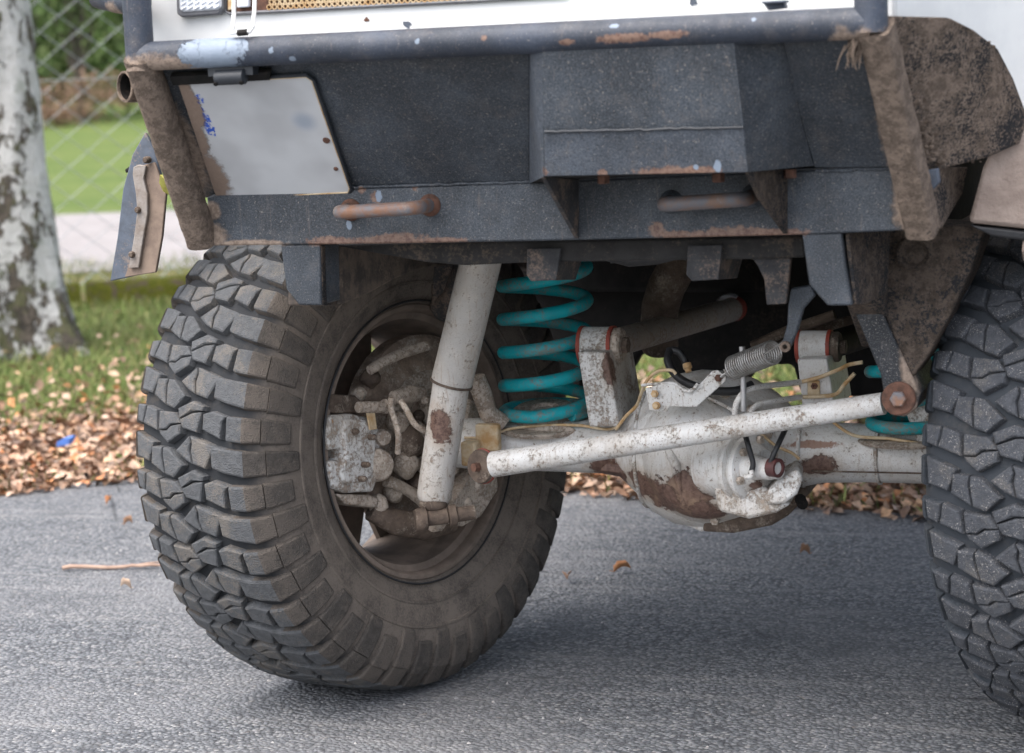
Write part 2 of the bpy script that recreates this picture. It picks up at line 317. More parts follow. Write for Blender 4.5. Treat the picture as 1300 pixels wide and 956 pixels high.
def mat_plate():
    N = NT('pale_number_plate'); a = N.noise(7, 3, .5); b = N.noise(60, 5, .7)
    c = N.mix((.60, .61, .615), (.49, .495, .50), N.step(a, .40, .62))
    c = N.mix(c, (.36, .40, .46), N.blot(SP(388, 150), .018, .2, 15, .6))
    c = N.mix(c, (.02, .09, .48), N.math('MULTIPLY', N.mx(N.blot(SP(264, 150), .011, .5, 130, .05, (1.2, .32, .32)), N.blot(SP(254, 122), .012, .9, 130, .05), N.blot(SP(259, 174), .008, .9, 130, .05)), N.step(N.noise(150, 5, .7, off=(2, 2, 2)), .44, .50)))
    m = N.mx(N.blot(SP(238, 125), .034, .35, 110, .12, (1.5, .55, .55)), N.blot(SP(246, 165), .030, .35, 110, .12, (1.3, .6, .6)), N.blot(SP(266, 218), .036, .35, 90, .18, (1.1, .6, .6)))
    mc = N.mix((.21, .15, .115), (.33, .245, .19), N.noise(120, 5, .7)); c = N.mix(c, mc, m)
    N.bump(N.math('ADD', N.math('MULTIPLY', m, N.math('ADD', b, .6)), 0.0), .0015)
    return N.out(c, N.step(m, 0, 1, .35, .9), 0, .4)
M_np = mat_plate()

# ------------------------------------------------------------------ the truck
truck = tag(empty('off_road_truck', (-.1, .55, 0)), 'mud spattered white off road truck on knobbly tyres seen low from its bumper end', 'truck')

# ---- tyres
R_T, NPITCH = .470, 48
BC = np.array([(0, .4545), (.06, .4535), (.108, .4500), (.134, .4415), (.150, .4270), (.160, .407), (.166, .380), (.1665, .350), (.162, .315), (.150, .283), (.136, .262), (.132, .250)])
BS = np.concatenate([[0], np.cumsum(np.hypot(*np.diff(BC, axis=0).T))])
def curve(s):
    a = abs(s); u = np.interp(a, BS, BC[:, 0]); r = np.interp(a, BS, BC[:, 1])
    e = .006; du = np.interp(a+e, BS, BC[:, 0])-np.interp(a-e, BS, BC[:, 0]) if a > e else 2*e; dr = np.interp(a+e, BS, BC[:, 1])-np.interp(a-e, BS, BC[:, 1]) if a > e else 0
    l = math.hypot(du, dr); return u, r, -dr/l, du/l
def tm(s, v, h):
    u, r, nu, nr = curve(s); u += nu*h; r += nr*h
    if s < 0: u = -u
    t = v/R_T; return (u, -r*math.cos(t), -r*math.sin(t))
K1, K2 = .00051, .000373
def blockpoly(mb, poly, y0, H=.0150, ins=.0011):
    q = np.array([((x-349)*K1, (y-y0)*K2) for x, y in poly]); c = q.mean(0)
    q = c+(q-c)*1.045; d = c-q; L = np.linalg.norm(d, axis=1, keepdims=True); d = d/L; n = len(q)
    lev = [(-.003, -.0022), (H-.0042, 0.0), (H-.0014, .0012), (H, .0044)]
    vs = [tm(s, v, h) for h, k in lev for s, v in q+d*k]
    fs = [(k*n+i, k*n+(i+1) % n, (k+1)*n+(i+1) % n, (k+1)*n+i) for k in (0, 1, 2) for i in range(n)]+[tuple(range(3*n, 4*n))]
    mb.add(vs, fs)
def loft(mb, st):      # stations (s, v0, v1, h)
    vs = []
    for s, a, b, h in st:
        e, f = .0012, .0042; g, k = min(.0014, h*.25), min(.0042, h*.6)
        vs += [tm(s, a-.002, -.003), tm(s, a, h-k), tm(s, a+e, h-g), tm(s, a+f, h), tm(s, b-f, h), tm(s, b-e, h-g), tm(s, b, h-k), tm(s, b+.002, -.003)]
    fs = [(i*8+k, i*8+k+1, i*8+k+9, i*8+k+8) for i in range(len(st)-1) for k in range(7)]
    fs += [tuple(range(7, -1, -1)), tuple(range((len(st)-1)*8, len(st)*8))]
    mb.add(vs, fs)
A0, B0 = 500, 665
def vv(y, y0): return (y-y0)*K2
BLK = {
 'A': [[[(88, 412), (142, 421), (136, 470), (130, 506), (92, 492)], [(149, 423), (205, 448), (213, 542), (166, 523), (137, 508), (143, 470)]],
       [[(222, 452), (300, 461), (331, 508), (282, 516), (258, 538), (224, 538)], [(226, 545), (261, 545), (285, 523), (335, 515), (331, 560), (271, 603), (233, 562)]],
       [[(317, 440), (385, 405), (441, 432), (436, 451), (386, 455), (327, 485)], [(329, 493), (388, 463), (434, 459), (413, 553), (345, 533)]],
       [[(444, 468), (482, 455), (548, 480), (531, 503), (522, 582), (444, 540)]]],
 'B': [[[(95, 552), (150, 578), (196, 602), (166, 690), (102, 668)]],
       [[(188, 622), (240, 625), (237, 662), (246, 748), (181, 702)], [(247, 628), (276, 632), (342, 710), (293, 768), (253, 752), (244, 660)]],
       [[(314, 640), (378, 572), (385, 602), (379, 640), (390, 700), (358, 682)], [(386, 574), (440, 597), (496, 622), (453, 722), (397, 702), (387, 642), (393, 602)]],
       []]}
def rings(me): return me
def make_blocks(kind):
    y0 = A0 if kind == 'A' else B0; out = []
    for col in range(4):
        mb = MB()
        for poly in BLK[kind][col]: blockpoly(mb, poly, y0)
        if col == 3:
            if kind == 'A':
                loft(mb, [((552-349)*K1, vv(478, A0), vv(596, A0), .0152), ((603-349)*K1, vv(482, A0), vv(606, A0), .0150), (.1335, vv(483, A0), vv(606, A0), .0132), (.149, vv(484, A0), vv(606, A0), .0080), (.156, vv(484, A0), vv(606, A0), .0058)])
                loft(mb, [(.1575, vv(478, A0), vv(612, A0), .0082), (.190, vv(482, A0), vv(612, A0), .0064), (.212, vv(486, A0), vv(610, A0), .0050), (.217, vv(490, A0), vv(606, A0), .001)])
            else:
                loft(mb, [((486-349)*K1, vv(618, B0), vv(724, B0), .0152), ((540-349)*K1, vv(632, B0), vv(748, B0), .0152), ((607-349)*K1, vv(642, B0), vv(770, B0), .0150), (.1335, vv(643, B0), vv(770, B0), .0132), (.152, vv(645, B0), vv(770, B0), .0080), (.164, vv(646, B0), vv(770, B0), .0060)])
                loft(mb, [(.1655, vv(642, B0), vv(776, B0), .0078), (.205, vv(648, B0), vv(776, B0), .0058), (.232, vv(654, B0), vv(772, B0), .0042), (.237, vv(660, B0), vv(768, B0), .001)])
        if col == 0:
            ya, yb = (430, 500) if kind == 'A' else (566, 672)
            loft(mb, [(-.1335, vv(ya-22, y0), vv(yb+8, y0), .0146), (-.150, vv(ya-20, y0), vv(yb+8, y0), .0100), (-.170, vv(ya-18, y0), vv(yb+6, y0), .0065)])
            loft(mb, [(-.176, vv(ya-6, y0), vv(yb, y0), .005), (-.225, vv(ya-4, y0), vv(yb, y0), .004), (-.23, vv(ya, y0), vv(yb-4, y0), .001)])
        out.append(mb)
    return out
BM = {k: make_blocks(k) for k in 'AB'}
BMESH = {k: [b.mesh('tread_block', True, 22) for b in BM[k]] for k in 'AB'}
def shoulder_slots(me):                                   # slot 1: the faces past the tread edge and deep in the grooves
    for p in me.polygons:
        c = p.center; rr_ = math.hypot(c[1], c[2])
        if abs(c[0]) > .1335 or rr_ < .4545: p.material_index = 1
for k in 'AB':
    for me in BMESH[k]:
        me.materials.append(M_lug); me.materials.append(M_shl); shoulder_slots(me)
def rotx(p, a):
    c, s = math.cos(a), math.sin(a); return [(x, y*c-z*s, y*s+z*c) for x, y, z in p]
def wheel_matrix(c, steer, camber):
    s, b = math.radians(steer), math.radians(camber)
    ax = np.array([math.cos(s)*math.cos(b), -math.sin(s)*math.cos(b), math.sin(b)]); y = unit(np.cross((0, 0, 1.), ax)); z = np.cross(ax, y)
    return Matrix([[ax[i], y[i], z[i], c[i]] for i in range(3)]+[[0, 0, 0, 1]])
def make_tyre(c, steer, camber, ml, ms, mg, msh, roll=0.0):
    W = wheel_matrix(c, steer, camber)
    mb = MB(); prof = [(-u, r) for u, r in BC[::-1]]+[(u, r) for u, r in BC[1:]]
    ex = lambda sg: []
    mb.lathe((0, 0, 0), (1, 0, 0), prof, 138)
    for o, r in ((.1672, .345), (.1575, .300)):           # moulded rings on the sidewall
        mb.lathe((0, 0, 0), (1, 0, 0), [(o-.002, r+.004), (o+.0012, r+.002), (o+.0012, r-.002), (o-.004, r-.004)], 120)
    ty = part('tyre', mb, ms, None);  ty.parent = truck; ty.matrix_parent_inverse = truck.matrix_world.inverted(); ty.matrix_basis = W
    camL = np.array(W.inverted() @ Vector(CAM)); rest = MB()
    for k in range(NPITCH):
        kind = 'AB'[k % 2]; a = 2*math.pi*k/NPITCH + roll
        for col in range(4):
            m = BMESH[kind][col]; vs = rotx(BM[kind][col].v, a); cc = np.mean(vs, 0); u0 = 1 if col == 3 else 0
            nrm = np.array([.45*(1 if col == 3 else 0), cc[1]/R_T, cc[2]/R_T])
            if (camL-cc) @ nrm > .08 and cc[1] < .1+.35*u0:
                o = bpy.data.objects.new('tread_block', m); COL.objects.link(o); o.parent = ty
                o.matrix_basis = Matrix.Rotation(a, 4, 'X')
                for si, mt in ((0, ml), (1, msh)): o.material_slots[si].link = 'OBJECT'; o.material_slots[si].material = mt
            else: rest.add(vs, BM[kind][col].f)
    ro = part('tread', rest, ml, ty); ro.data.materials.append(msh); shoulder_slots(ro.data); ro.matrix_parent_inverse = Matrix.Identity(4); tag(ro, kind='stuff')
    return ty, W
CL_ = np.array([-.78, .58, .4583]) + 0
dCL = unit(ray(465, 560)); CL_ = CAM + ray(465, 560)*(F/662)
tyreL, WL = make_tyre(CL_, 19, 4, M_lug, M_side, M_grv, M_shl, math.radians(1.5))
tag(tyreL, 'dusty brown mud terrain tyre showing its inner sidewall')
tyreR, WR = make_tyre(np.array([.622, .58, .462]), 19, 2, M_lug2, M_side2, M_grv2, M_grv2, math.radians(4))
tag(tyreR, 'gritty bluish tyre speckled with pale stones')
def wl(u, y, z): return np.array(WL @ Vector((u, y, z)))
AXL = np.array([WL[i][0] for i in range(3)])
def VW(x, y, u):                                          # photo point on the left wheel's plane at axial offset u
    return VP(x, y, wl(u, 0, 0), AXL)

rims = []
# ---- rims (the left one seen from inside, with openings between its spokes)
for Wm, tl in ((WL, tyreL), (WR, tyreR)):
    c = np.array(Wm.translation); ax = np.array([Wm[i][0] for i in range(3)])
    mb = MB(); mb.lathe(c, ax, [(.1335, .262), (.139, .257), (.140, .250), (.134, .245), (.118, .244), (.112, .232), (.06, .222), (.0, .216), (-.05, .213), (-.085, .225), (-.10, .243), (-.13, .247), (-.139, .257), (-.134, .262)], 96)
    rim = part('wheel_rim', mb, M_rim, truck); rims.append(rim)
    mb = MB(); e2 = np.array([Wm[i][1] for i in range(3)]); e3 = np.array([Wm[i][2] for i in range(3)])
    N8 = 8
    for k in range(N8):                                   # spokes
        a0 = 2*math.pi*(k+.5)/N8 + .16; hw = .235
        for side in (0,):
            pts = [c+ax*o+r*(math.cos(a)*e2+math.sin(a)*e3) for o, r, a in ((-.052, .222, a0-hw), (-.04, .13, a0-hw*1.66), (-.04, .13, a0+hw*1.66), (-.052, .222, a0+hw))]
            mb.prism(pts, -ax*.012)
    mb.lathe(c, ax, [(-.052, .134), (-.038, .132), (-.038, .05), (-.052, .05)], 48)
    part('wheel_disc', mb, M_rim, rim)
mb = MB(); mb.lathe(np.array(WL.translation), AXL, [(.146, .2635), (.1472, .2655), (.146, .2675), (.142, .2665)], 96)
part('rim_edge', mb, M_hose, rims[0])

# ---- bumper
Xv = np.array([1., 0, 0]); Yv = np.array([0, 1., 0]); Zv = np.array([0, 0, 1.])
rt = mm(V(650, 50, -.2), 19.5)
A, B = V(178, 73, -.2), V(1106, 27.5, -.2); A[2] = B[2] = (A[2]+B[2])/2
bar = MB(); bar.tube([A, *[A+(B-A)*t for t in np.linspace(.02, .98, 24)], B], rt, 24)
top_bar = part('bumper_top_tube', bar, M_tube, truck)
mb = MB(); mb.tube([A-Zv*rt*1.0, A+Zv*.30], rt, 24); part('bumper_upright_tube', mb, M_tube, truck)
mb = MB(); mb.tube([B-Zv*rt*.6, B+Zv*.01, B+Zv*.30], rt*1.03, 24); part('bumper_upright_tube', mb, M_tube, truck)
def lumpy(mb, amp, sc, seed=0):       # caked mud: uneven surface
    from mathutils import noise
    vs = []
    for p in mb.v:
        q = Vector(p)*sc+Vector((seed, 0, 0)); d = noise.noise_vector(q)
        vs.append(tuple(Vector(p)+d*amp))
    mb.v = vs; return mb
a, b = V(178, 70, -.204), V(257, 306, .004)
mb = MB(); mb.tube([a+(b-a)*t for t in np.linspace(0, 1, 40)], mm(a, 20.5), 32, True, 2.8); lumpy(mb, .0013, 70)
part('bumper_side_tube', mb, M_legmud, truck)
a, b = V(1112, 34, -.198), V(1172, 292, .004)
mb = MB(); mb.tube([a+(b-a)*t for t in np.linspace(0, 1, 40)], mm(a, 21.5), 32, True, 5.0); lumpy(mb, .0013, 70, 7)
part('bumper_side_tube', mb, M_legmud, truck)
# stub tube pointing sideways with its mouth open
e0, e1 = V(157, 110, -.13), V(215, 112, .02)
dirn = unit(np.array([-.50, -.86, 0.02])); c0 = V(158, 110, -.15); rr = mm(c0, 20)
mb = MB(); mb.lathe(c0, dirn, [(-.09, rr), (-.045, rr), (0, rr), (.001, rr*.86), (-.004, rr*.85)], 28); part('tube_stub', mb, M_legmud, truck)
mb = MB(); mb.lathe(c0, dirn, [(-.004, rr*.85), (-.09, rr*.84), (-.091, .0005)], 24); part('stub_inner', mb, M_dark, truck)  # near-black wall stands in for the shade inside the tube mouth
# bull bar pieces at the top left corner
mb = MB(); mb.tube([V(126, -6, -.12), V(150, 0, -.14), V(178, 4, -.17)], mm(V(150, 0, -.14), 17), 20); part('bull_bar_tube', mb, M_tube, truck)

def front(name, poly, Y, dy, m, bevel=.002, parent=None):
    mb = MB(); mb.prism([P3((*p, Y)) if len(p) == 2 else P3(p) for p in poly], (0, dy, 0)); return part(name, mb, m, parent or truck, bevel)
def sloped(name, poly, m, th=.006, off=0.0):
    mb = MB(); n = unit(SLN); mb.prism([SP(x, y, off) for x, y in poly], -n*th); return part(name, mb, m, truck, .0015)
sloped('bumper_face_plate', [(186, 82), (672, 60), (672, 232), (246, 252)], M_plate)
sloped('bumper_face_plate', [(988, 46), (1120, 40), (1168, 212), (1034, 213)], M_plate)
CV0, CVn = V(690, 224, -.162), np.array([0, -.16, -.043])
def cv(x, y, off=0.0): return VP(x, y, CV0, CVn, off)
def cover(name, poly, m, off, th):
    mb = MB(); mb.prism([cv(x, y, off) for x, y in poly], -unit(CVn)*th); return part(name, mb, m, truck, .0015)
cover('winch_cover_plate', [(688, 60), (931, 47), (950.5, 219), (690, 224.5)], M_plate, 0, .005)
cover('ledge_strip', [(692, 168), (944, 162), (950, 219), (691, 224)], M_ledge, .0045, .0044)
mb = MB(); mb.prism([V(672, 50, -.205), cv(688.5, 50), cv(690.5, 224), V(672, 233, -.006)], (0, .005, 0)); part('cover_side_plate', mb, M_ledge, truck)
mb = MB(); mb.prism([cv(930.5, 46), V(990, 44, -.19), V(1040, 210, -.002), cv(950.5, 219)], (0, .006, 0)); part('cover_side_plate', mb, M_plate, truck, .0015)
mb = MB(); mb.prism([cv(692, 222), cv(948, 217), V(1036, 208, -.002), V(676, 232, -.002)], (0, 0, .006)); part('cover_floor_plate', mb, M_under, truck)
# weld beads
def weld(p0, p1, r=.0022, seed=0, wob=.0012):
    n = max(10, int(np.linalg.norm(p1-p0)/.006)); r_ = np.random.default_rng(seed); mb = MB()
    mb.tube([p0+(p1-p0)*t+Zv*r_.normal(0, wob)*.4 for t in np.linspace(0, 1, n)], [r*(.75+.5*r_.random()) for _ in range(n)], 8); return mb
part('weld_seam', weld(cv(692, 167.5, .005), cv(944, 161.5, .005), .0022, 1), M_blackp, truck)
part('weld_seam', weld(V(440, 238, -.004), V(672, 231, -.004), .0022, 2), M_beam, truck)
part('weld_seam', weld(V(1036, 217, -.004), V(1140, 213, -.004), .003, 3), M_beam, truck)
part('weld_seam', weld(cv(931, 55), cv(950, 216), .0014, 4, .0005), M_ledge, truck)
# lower beam (channel) and its end
front('bumper_beam', [(262, 250), (272, 246), (672, 231.5), (1036, 216), (1160, 212), (1180, 291), (1040, 297.5), (680, 306), (450, 310), (268, 312)], -.003, .07, M_beam, .003)
mb = MB(); xe = VX(1185, 250, V(1176, 250, 0)[0])
mb.prism([V(1168, 213, .004), V(1196, 213, .10), V(1229, 212, .20), V(1222, 246, .20), V(1196, 290, .12), V(1172, 292, .004)], (-.02, .004, 0)); part('beam_end_plate', mb, M_wingmud, truck, .002)
front('beam_end_edge', [(1176, 216), (1190, 214), (1192, 232), (1180, 245)], .0, .02, M_flap, .002)
# gussets under the ledge
for i, (pts, m) in enumerate((([(692, 225, -.158), (735, 228, -.004), (735, 303, -.004)], M_strap), ([(951, 218.5, -.158), (1000, 214, -.004), (1000, 297, -.004), (966, 250, -.12)], M_railmud))):
    mb = MB(); mb.prism([P3(p) for p in pts], (-.007, 0, 0)); part('gusset', mb, m, truck, .001)
for x, y in ((766, 229), (1003, 222), (912, 227)):
    mb = MB(); mb.lathe(V(x, y, -.08 if x < 1000 else -.03), (0, 0, -1), [(-.008, .0005), (-.008, .0095), (.004, .0095), (.005, .008), (.005, .0005)], 6); part('ledge_bolt', mb, M_rust, truck)
# tow loops
for (xa, ya, xb, yb, m, r) in ((426, 270, 528, 264, M_rustbar, 8.8), (839, 260, 944, 253, M_greybar, 9.5)):
    a, b = V(xa, ya, -.062), V(xb, yb, -.062); rr = mm(a, r); ex = unit(b-a)
    pts = [a+Yv*.06]+[a+Yv*.02]+[a+ex*.02*(1-math.cos(t))+Yv*.02*(1-math.sin(t)) for t in np.linspace(0.0, math.pi/2, 6)][0:]
    pts2 = [b-ex*.02*(1-math.cos(t))+Yv*.02*(1-math.sin(t)) for t in np.linspace(math.pi/2, 0, 6)]+[b+Yv*.02, b+Yv*.06]
    pts = [a+Yv*.06, a+Yv*.03]+[a+ex*.02*(1-math.cos(t))+Yv*.02*(1-math.sin(t)) for t in np.linspace(.15, math.pi/2, 6)]+pts2
    mb = MB(); mb.tube(pts, rr, 16); t = part('tow_loop', mb, m, truck)
    for q in (a, b):
        mb = MB(); mb.lathe(q+Yv*.058, (0, -1, 0), [(-.004, rr*1.7), (.003, rr*1.6), (.009, rr*1.05)], 18); part('weld_collar', mb, M_beam if m is M_greybar else M_rust, t)
# number plate, frame, lamp, bolts
npq = [(226, 107), (388, 98), (396, 103), (443, 240), (441, 245), (275, 252.5)]
mb = MB(); n_ = unit(SLN); mb.prism([SP(x, y, .008) for x, y in npq], -n_*.004); npl = part('number_plate', mb, M_np, truck, .0008); tag(npl, 'blank pale number plate with a mud caked blue edge')
mb = MB(); mb.tube([SP(x, y, .0065) for x, y in [(224, 105), (389, 95.5), (398, 101.5), (446, 240), (443, 247.5), (274, 255)]], .0032, 8); part('plate_frame', mb, M_blackp, npl)
mb = MB(); mb.tube([SP(x, y, .0085) for x, y in [(300, 103), (388.5, 97.8), (395.8, 103), (443.5, 239), (441.5, 244.5), (300, 251)]], .0012, 6); part('plate_edging', mb, M_cream, npl)
for x, y, r in ((414.5, 178, .0055), (426.5, 214, .0035)):
    mb = MB(); mb.lathe(SP(x, y, .008), n_, [(0, r*1.1), (.002, r), (.003, r*.5), (.003, .0002)], 14); part('plate_screw', mb, M_rust, npl)
a, b = SP(274, 99, .03), SP(312, 97, .03); mb = MB(); mb.tube([a, a+(b-a)*.04, a+(b-a)*.96, b], [.0085, .0115, .0115, .0085], 16)
mb.box((a+b)/2-n_*.014, (.075, .022, .014)); plamp = part('plate_lamp', mb, M_blackp, npl)
for q in (a+(b-a)*.06, a+(b-a)*.92):
    mb = MB(); mb.lathe(q+n_*.0112-Zv*.002, n_, [(-.004, .0035), (.0008, .0035), (.001, .0003)], 10); part('lamp_screw', mb, M_dark, npl)
mb = MB(); mb.prism([SP(218, 92, .004), SP(345, 86, .004), SP(345, 96, .004), SP(222, 103, .004)], n_*.01); part('plate_bracket', mb, M_dark, npl)
# a tuft of dry grass hanging from the right tube
mb = MB(); r_ = np.random.default_rng(3); p0 = V(1083, 53, -.20)
for k in range(26):
    a = p0+r_.normal(0, .004, 3); b = a+np.array([r_.normal(-.004, .006), r_.normal(0, .004), -.02-.022*r_.random()]); mb.tube([a, (a+b)/2+r_.normal(0, .002, 3), b], [.0016, .0013, .0004], 4)
part('dry_grass_tuft', mb, M_legmud, truck)

# ---- white nose of the body, lamp, grille
yb = -.128
nose = [(186, 62), (1128, 18), (1128, -190), (186, -150)]
a0, a1 = V(186, 62, yb), V(1138, 19, yb); zt = 1.50
mb = MB(); mb.prism([a0-Zv*.03, a1-Zv*.03, np.array([a1[0], yb, zt]), np.array([a0[0], yb, zt])], (0, .03, 0)); nosep = part('front_panel', mb, M_body, truck, .006)
mb = MB(); mb.prism([np.array([a0[0]-.02, yb+.02, zt-.02]), np.array([a1[0]+.1, yb+.02, zt-.02]), np.array([a1[0]+.12, 1.25, zt+.06]), np.array([a0[0]-.02, 1.25, zt+.06])], (0, 0, .02)); part('bonnet', mb, M_body, truck, .008)
mb = MB(); mb.prism([V(222, -45, yb-.016), V(283, -48, yb-.016), V(283, 12, yb-.016), V(277, 18.5, yb-.016), V(230, 22, yb-.016), V(224, 18, yb-.016)], (0, .016, 0)); bez = part('marker_lamp', mb, M_bezel, truck, .003)
mb = MB(); mb.prism([V(226, -44, yb-.020), V(280, -46, yb-.020), V(280, 9, yb-.020), V(275, 12.5, yb-.020), V(232, 15.5, yb-.020), V(227, 12, yb-.020)], (0, .010, 0)); ln = part('lamp_lens', mb, M_lens, bez, .003)
mb = MB()
for i in range(6):
    for j in range(3):
        q = V(233+i*8.5, 10.5-j*6-i*.4, yb-.021); mb.tube([q+(-.004, 0, -.002), q+(.004, 0, .002)], .0016, 6)
part('lens_ribs', mb, M_lens, bez)
# grille opening with a rusty perforated mesh
gp = [(286, -60), (286, 14), (292, 17.5), (455, 8.5), (600, 1.2), (720, -6), (720, -80)]
mb = MB(); mb.prism([V(x, y, yb-.003) for x, y in gp], (0, .006, 0)); gr = part('grille_back', mb, M_rust, truck)
mb = MB(); mb.tube([V(x, y, yb-.005) for x, y in gp[:-1]], .0028, 8); part('grille_seal', mb, M_bezel, gr)
mb = MB(); q0 = V(342, 10, yb-.006); pitch = mm(q0, 7.6)
for j in range(-2, 9):
    for i in range(0, 52):
        q = q0+np.array([(i+.5*(j % 2))*pitch, 0, j*pitch*.82+.001+ -i*pitch*.003])
        x2 = 650+F*((q-CAM)@RT)/((q-CAM)@FW); lim = np.interp(x2, [286, 455, 600, 720], [17.5, 8.5, 1.2, -6])
        y2 = 478-F*((q-CAM)@UP)/((q-CAM)@FW)
        if y2 < lim-3 and x2 < 712: mb.lathe(q, (0, -1, 0), [(-.002, pitch*.52), (.0015, pitch*.50), (.0015, pitch*.31), (-.002, pitch*.29)], 8)
gm = part('grille_mesh', mb, M_cream, gr); tag(gm, kind='stuff')
mb = MB(); mb.prism([V(300, -12, yb-.012), V(316, -13, yb-.012), V(316, 9, yb-.012), V(300, 10, yb-.012)], (0, .008, 0)); part('grille_hinge', mb, M_lens, gr, .002)
mb = MB(); mb.prism([V(289, -8, yb-.010), V(296, -8, yb-.010), V(296, 12, yb-.010), V(289, 13, yb-.010)], (0, .006, 0)); part('grille_hinge', mb, M_cream, gr, .001)
mb = MB(); w = -.225
mb.tube([V(297, -30, -.16), V(297, 18, -.17), V(295.5, 36, w+.02), V(294, 42, w+.012), V(318, 40, w+.012), V(321, 34, w+.02), V(323, 14, -.17), V(324, -30, -.16)], .0032, 8); part('wire_latch', mb, M_body, truck)
mb = MB(); mb.tube([V(302, 42, w+.010), V(314, 41, w+.010)], .0048, 8); part('latch_pad', mb, M_dark, truck)
mb = MB(); mb.prism([V(968, 3, -.17), V(994, 1, -.17), V(997, 10, -.17), V(975, 13, -.17)], (0, .02, 0)); mb.prism([V(966, 2, -.19), V(996, 0, -.19), V(996, 3, -.19), V(968, 5, -.19)], (0, .03, 0)); part('panel_clip', mb, M_flap, truck, .001)
for x, y, r in ((517, 31, .008), (465, 25, .005), (880, 1, .008), (524, 3, .004)):
    mb = MB(); r_ = np.random.default_rng(int(x)); c = V(x, y, yb-.0012)
    mb.prism([c+np.array([math.cos(t), 0, math.sin(t)])*r*(.45+.6*r_.random()) for t in np.linspace(0, 2*math.pi, 11)[:-1]], (0, .0008, 0)); part('paint_chip', mb, M_flap if r > .006 else M_rust, nosep)

# ---- right wing, muddy side plate, wheel arch
def vquad(pts): return [P3(p) for p in pts]
mb = MB(); mb.prism(vquad([(1118, 20, -.168), (1200, 22, -.09), (1232, 38, -.03), (1262, 62, .05), (1282, 100, .09), (1301, 150, .125), (1290, 182, .125), (1250, 200, .085), (1196, 213.5, .03), (1168, 214, .004)]), (.004, .012, 0)); lumpy(mb, .001, 40)
wp = part('bumper_wing_plate', mb, M_wingmud, truck, .003); tag(wp, 'muddy side plate of the bumper below the white wing')
mb = MB(); r_ = np.random.default_rng(12)                                    # mud clods thrown on the plate
pl = vquad([(1118, 20, -.168), (1262, 62, .05), (1196, 213.5, .03)]); nn = unit(np.cross(pl[1]-pl[0], pl[2]-pl[0])); nn = nn*np.sign((CAM-pl[0])@nn)
for k in range(420):
    s, t = r_.random(), r_.random()
    p = vquad([(1140+s*135*(1-.15*t), 28+t*175, 0)])[0]
    q = VP(1142+s*(118+25*t)-max(0, t-.6)*90*s, 34+t*172+s*18*(1-t), pl[0], nn, .001); rr = abs(r_.normal(0, .0024))+.0008
    mb.ball(q, rr, 6, 4, (1, .8, .7))
o = part('mud_clods', mb, M_legmud, wp); tag(o, kind='stuff')
w0 = [(1092, -120, .0), (1560, -140, .42), (1560, 300, .42), (1330, 300, .22), (1330, 170, .20), (1301, 149, .15), (1262, 61, .075), (1200, 21, -.06), (1120, 19, -.12)]
wA, wB = V(1200, 21, -.06), V(1301, 149, .15); wd_ = wB-wA; wn_ = unit(np.array([wd_[1], -wd_[0], 0])); wn_ = wn_ if wn_[1] < 0 else -wn_
mb = MB(); mb.prism([VP(x, y, wA, wn_, -.03) for x, y in ((1135, -120), (1500, -120), (1500, 240), (1322, 200), (1210, 70), (1135, 22))], -wn_*.02); part('front_wing', mb, M_body, truck, .006)
fl = [(1330, 150, .16), (1300, 163, .14), (1262, 181, .12), (1246, 214, .12), (1228, 284, .13), (1300, 292, .15), (1420, 300, .18), (1420, 150, .18)]
mb = MB(); mb.prism(vquad(fl), (.02, .20, .02)); lumpy(mb, .002, 30); part('wheel_arch_flare', mb, M_palemud, truck, .008)
mb = MB(); mb.prism(vquad([(1228, 285, .135), (1300, 293, .155), (1420, 301, .185), (1420, 312, .185), (1300, 306, .155), (1258, 300, .14)]), (.02, .19, 0)); part('flare_lip', mb, M_hose, truck, .004)

mb = MB(); vs = []; nA = 20                                                   # the flare carries on over the tyre
for i in range(nA+1):
    t = math.radians(138-118*i/nA)
    for r_a, x_a in ((.555, .50), (.585, .50), (.585, .88), (.555, .90)): vs.append((x_a, .58+r_a*math.cos(t), .46+r_a*math.sin(t)))
mb.add(vs, [(i*4+k, i*4+(k+1) % 4, i*4+4+(k+1) % 4, i*4+4+k) for i in range(nA) for k in range(4)]+[(0, 1, 2, 3), (nA*4+3, nA*4+2, nA*4+1, nA*4)]); part('wheel_arch_flare', mb, M_palemud, truck, .004)
# ---- left arch strip with its riveted metal bar
Yf = .27
mb = MB(); mb.prism(vquad([(184, 168, Yf), (168, 196, Yf), (156, 240, Yf), (149, 300, Yf), (139.5, 357, Yf), (197, 345, Yf), (205, 300, Yf), (210, 245, Yf), (203, 222, Yf), (196, 190, Yf)]), (.0, .010, 0)); fp = part('wheel_arch_strip', mb, M_flap, truck, .002)
mb = MB(); mb.prism(vquad([(180, 210, Yf-.006), (196, 206, Yf-.006), (210.5, 245, Yf-.006), (205.5, 300, Yf-.006), (197.5, 346, Yf-.006), (158, 352, Yf-.006), (176, 300, Yf-.006), (180, 260, Yf-.006)]), (0, .006, 0)); part('strip_facing', mb, M_flapmud, fp, .0015)
mb = MB(); mb.prism(vquad([(169, 212, Yf-.014), (176, 209, Yf-.014), (185, 211, Yf-.014), (182, 226, Yf-.014), (187, 246, Yf-.014), (187, 272, Yf-.014), (181, 306, Yf-.014), (176, 340, Yf-.014), (163, 341, Yf-.014), (170, 300, Yf-.014), (174, 268, Yf-.014), (172, 245, Yf-.014), (168, 222, Yf-.014)]), (0, .007, 0)); part('metal_bar', mb, M_strip, fp, .0015)
for x, y in ((186, 203), (175.5, 266.5), (168, 323)):
    mb = MB(); mb.lathe(V(x, y, Yf-.014), (0, -1, 0), [(-.008, .0062), (.003, .0062), (.007, .004), (.0072, .0003)], 12); part('bolt_head', mb, M_grime, fp)
mb = MB(); c = V(300, 300, .58); pts = []
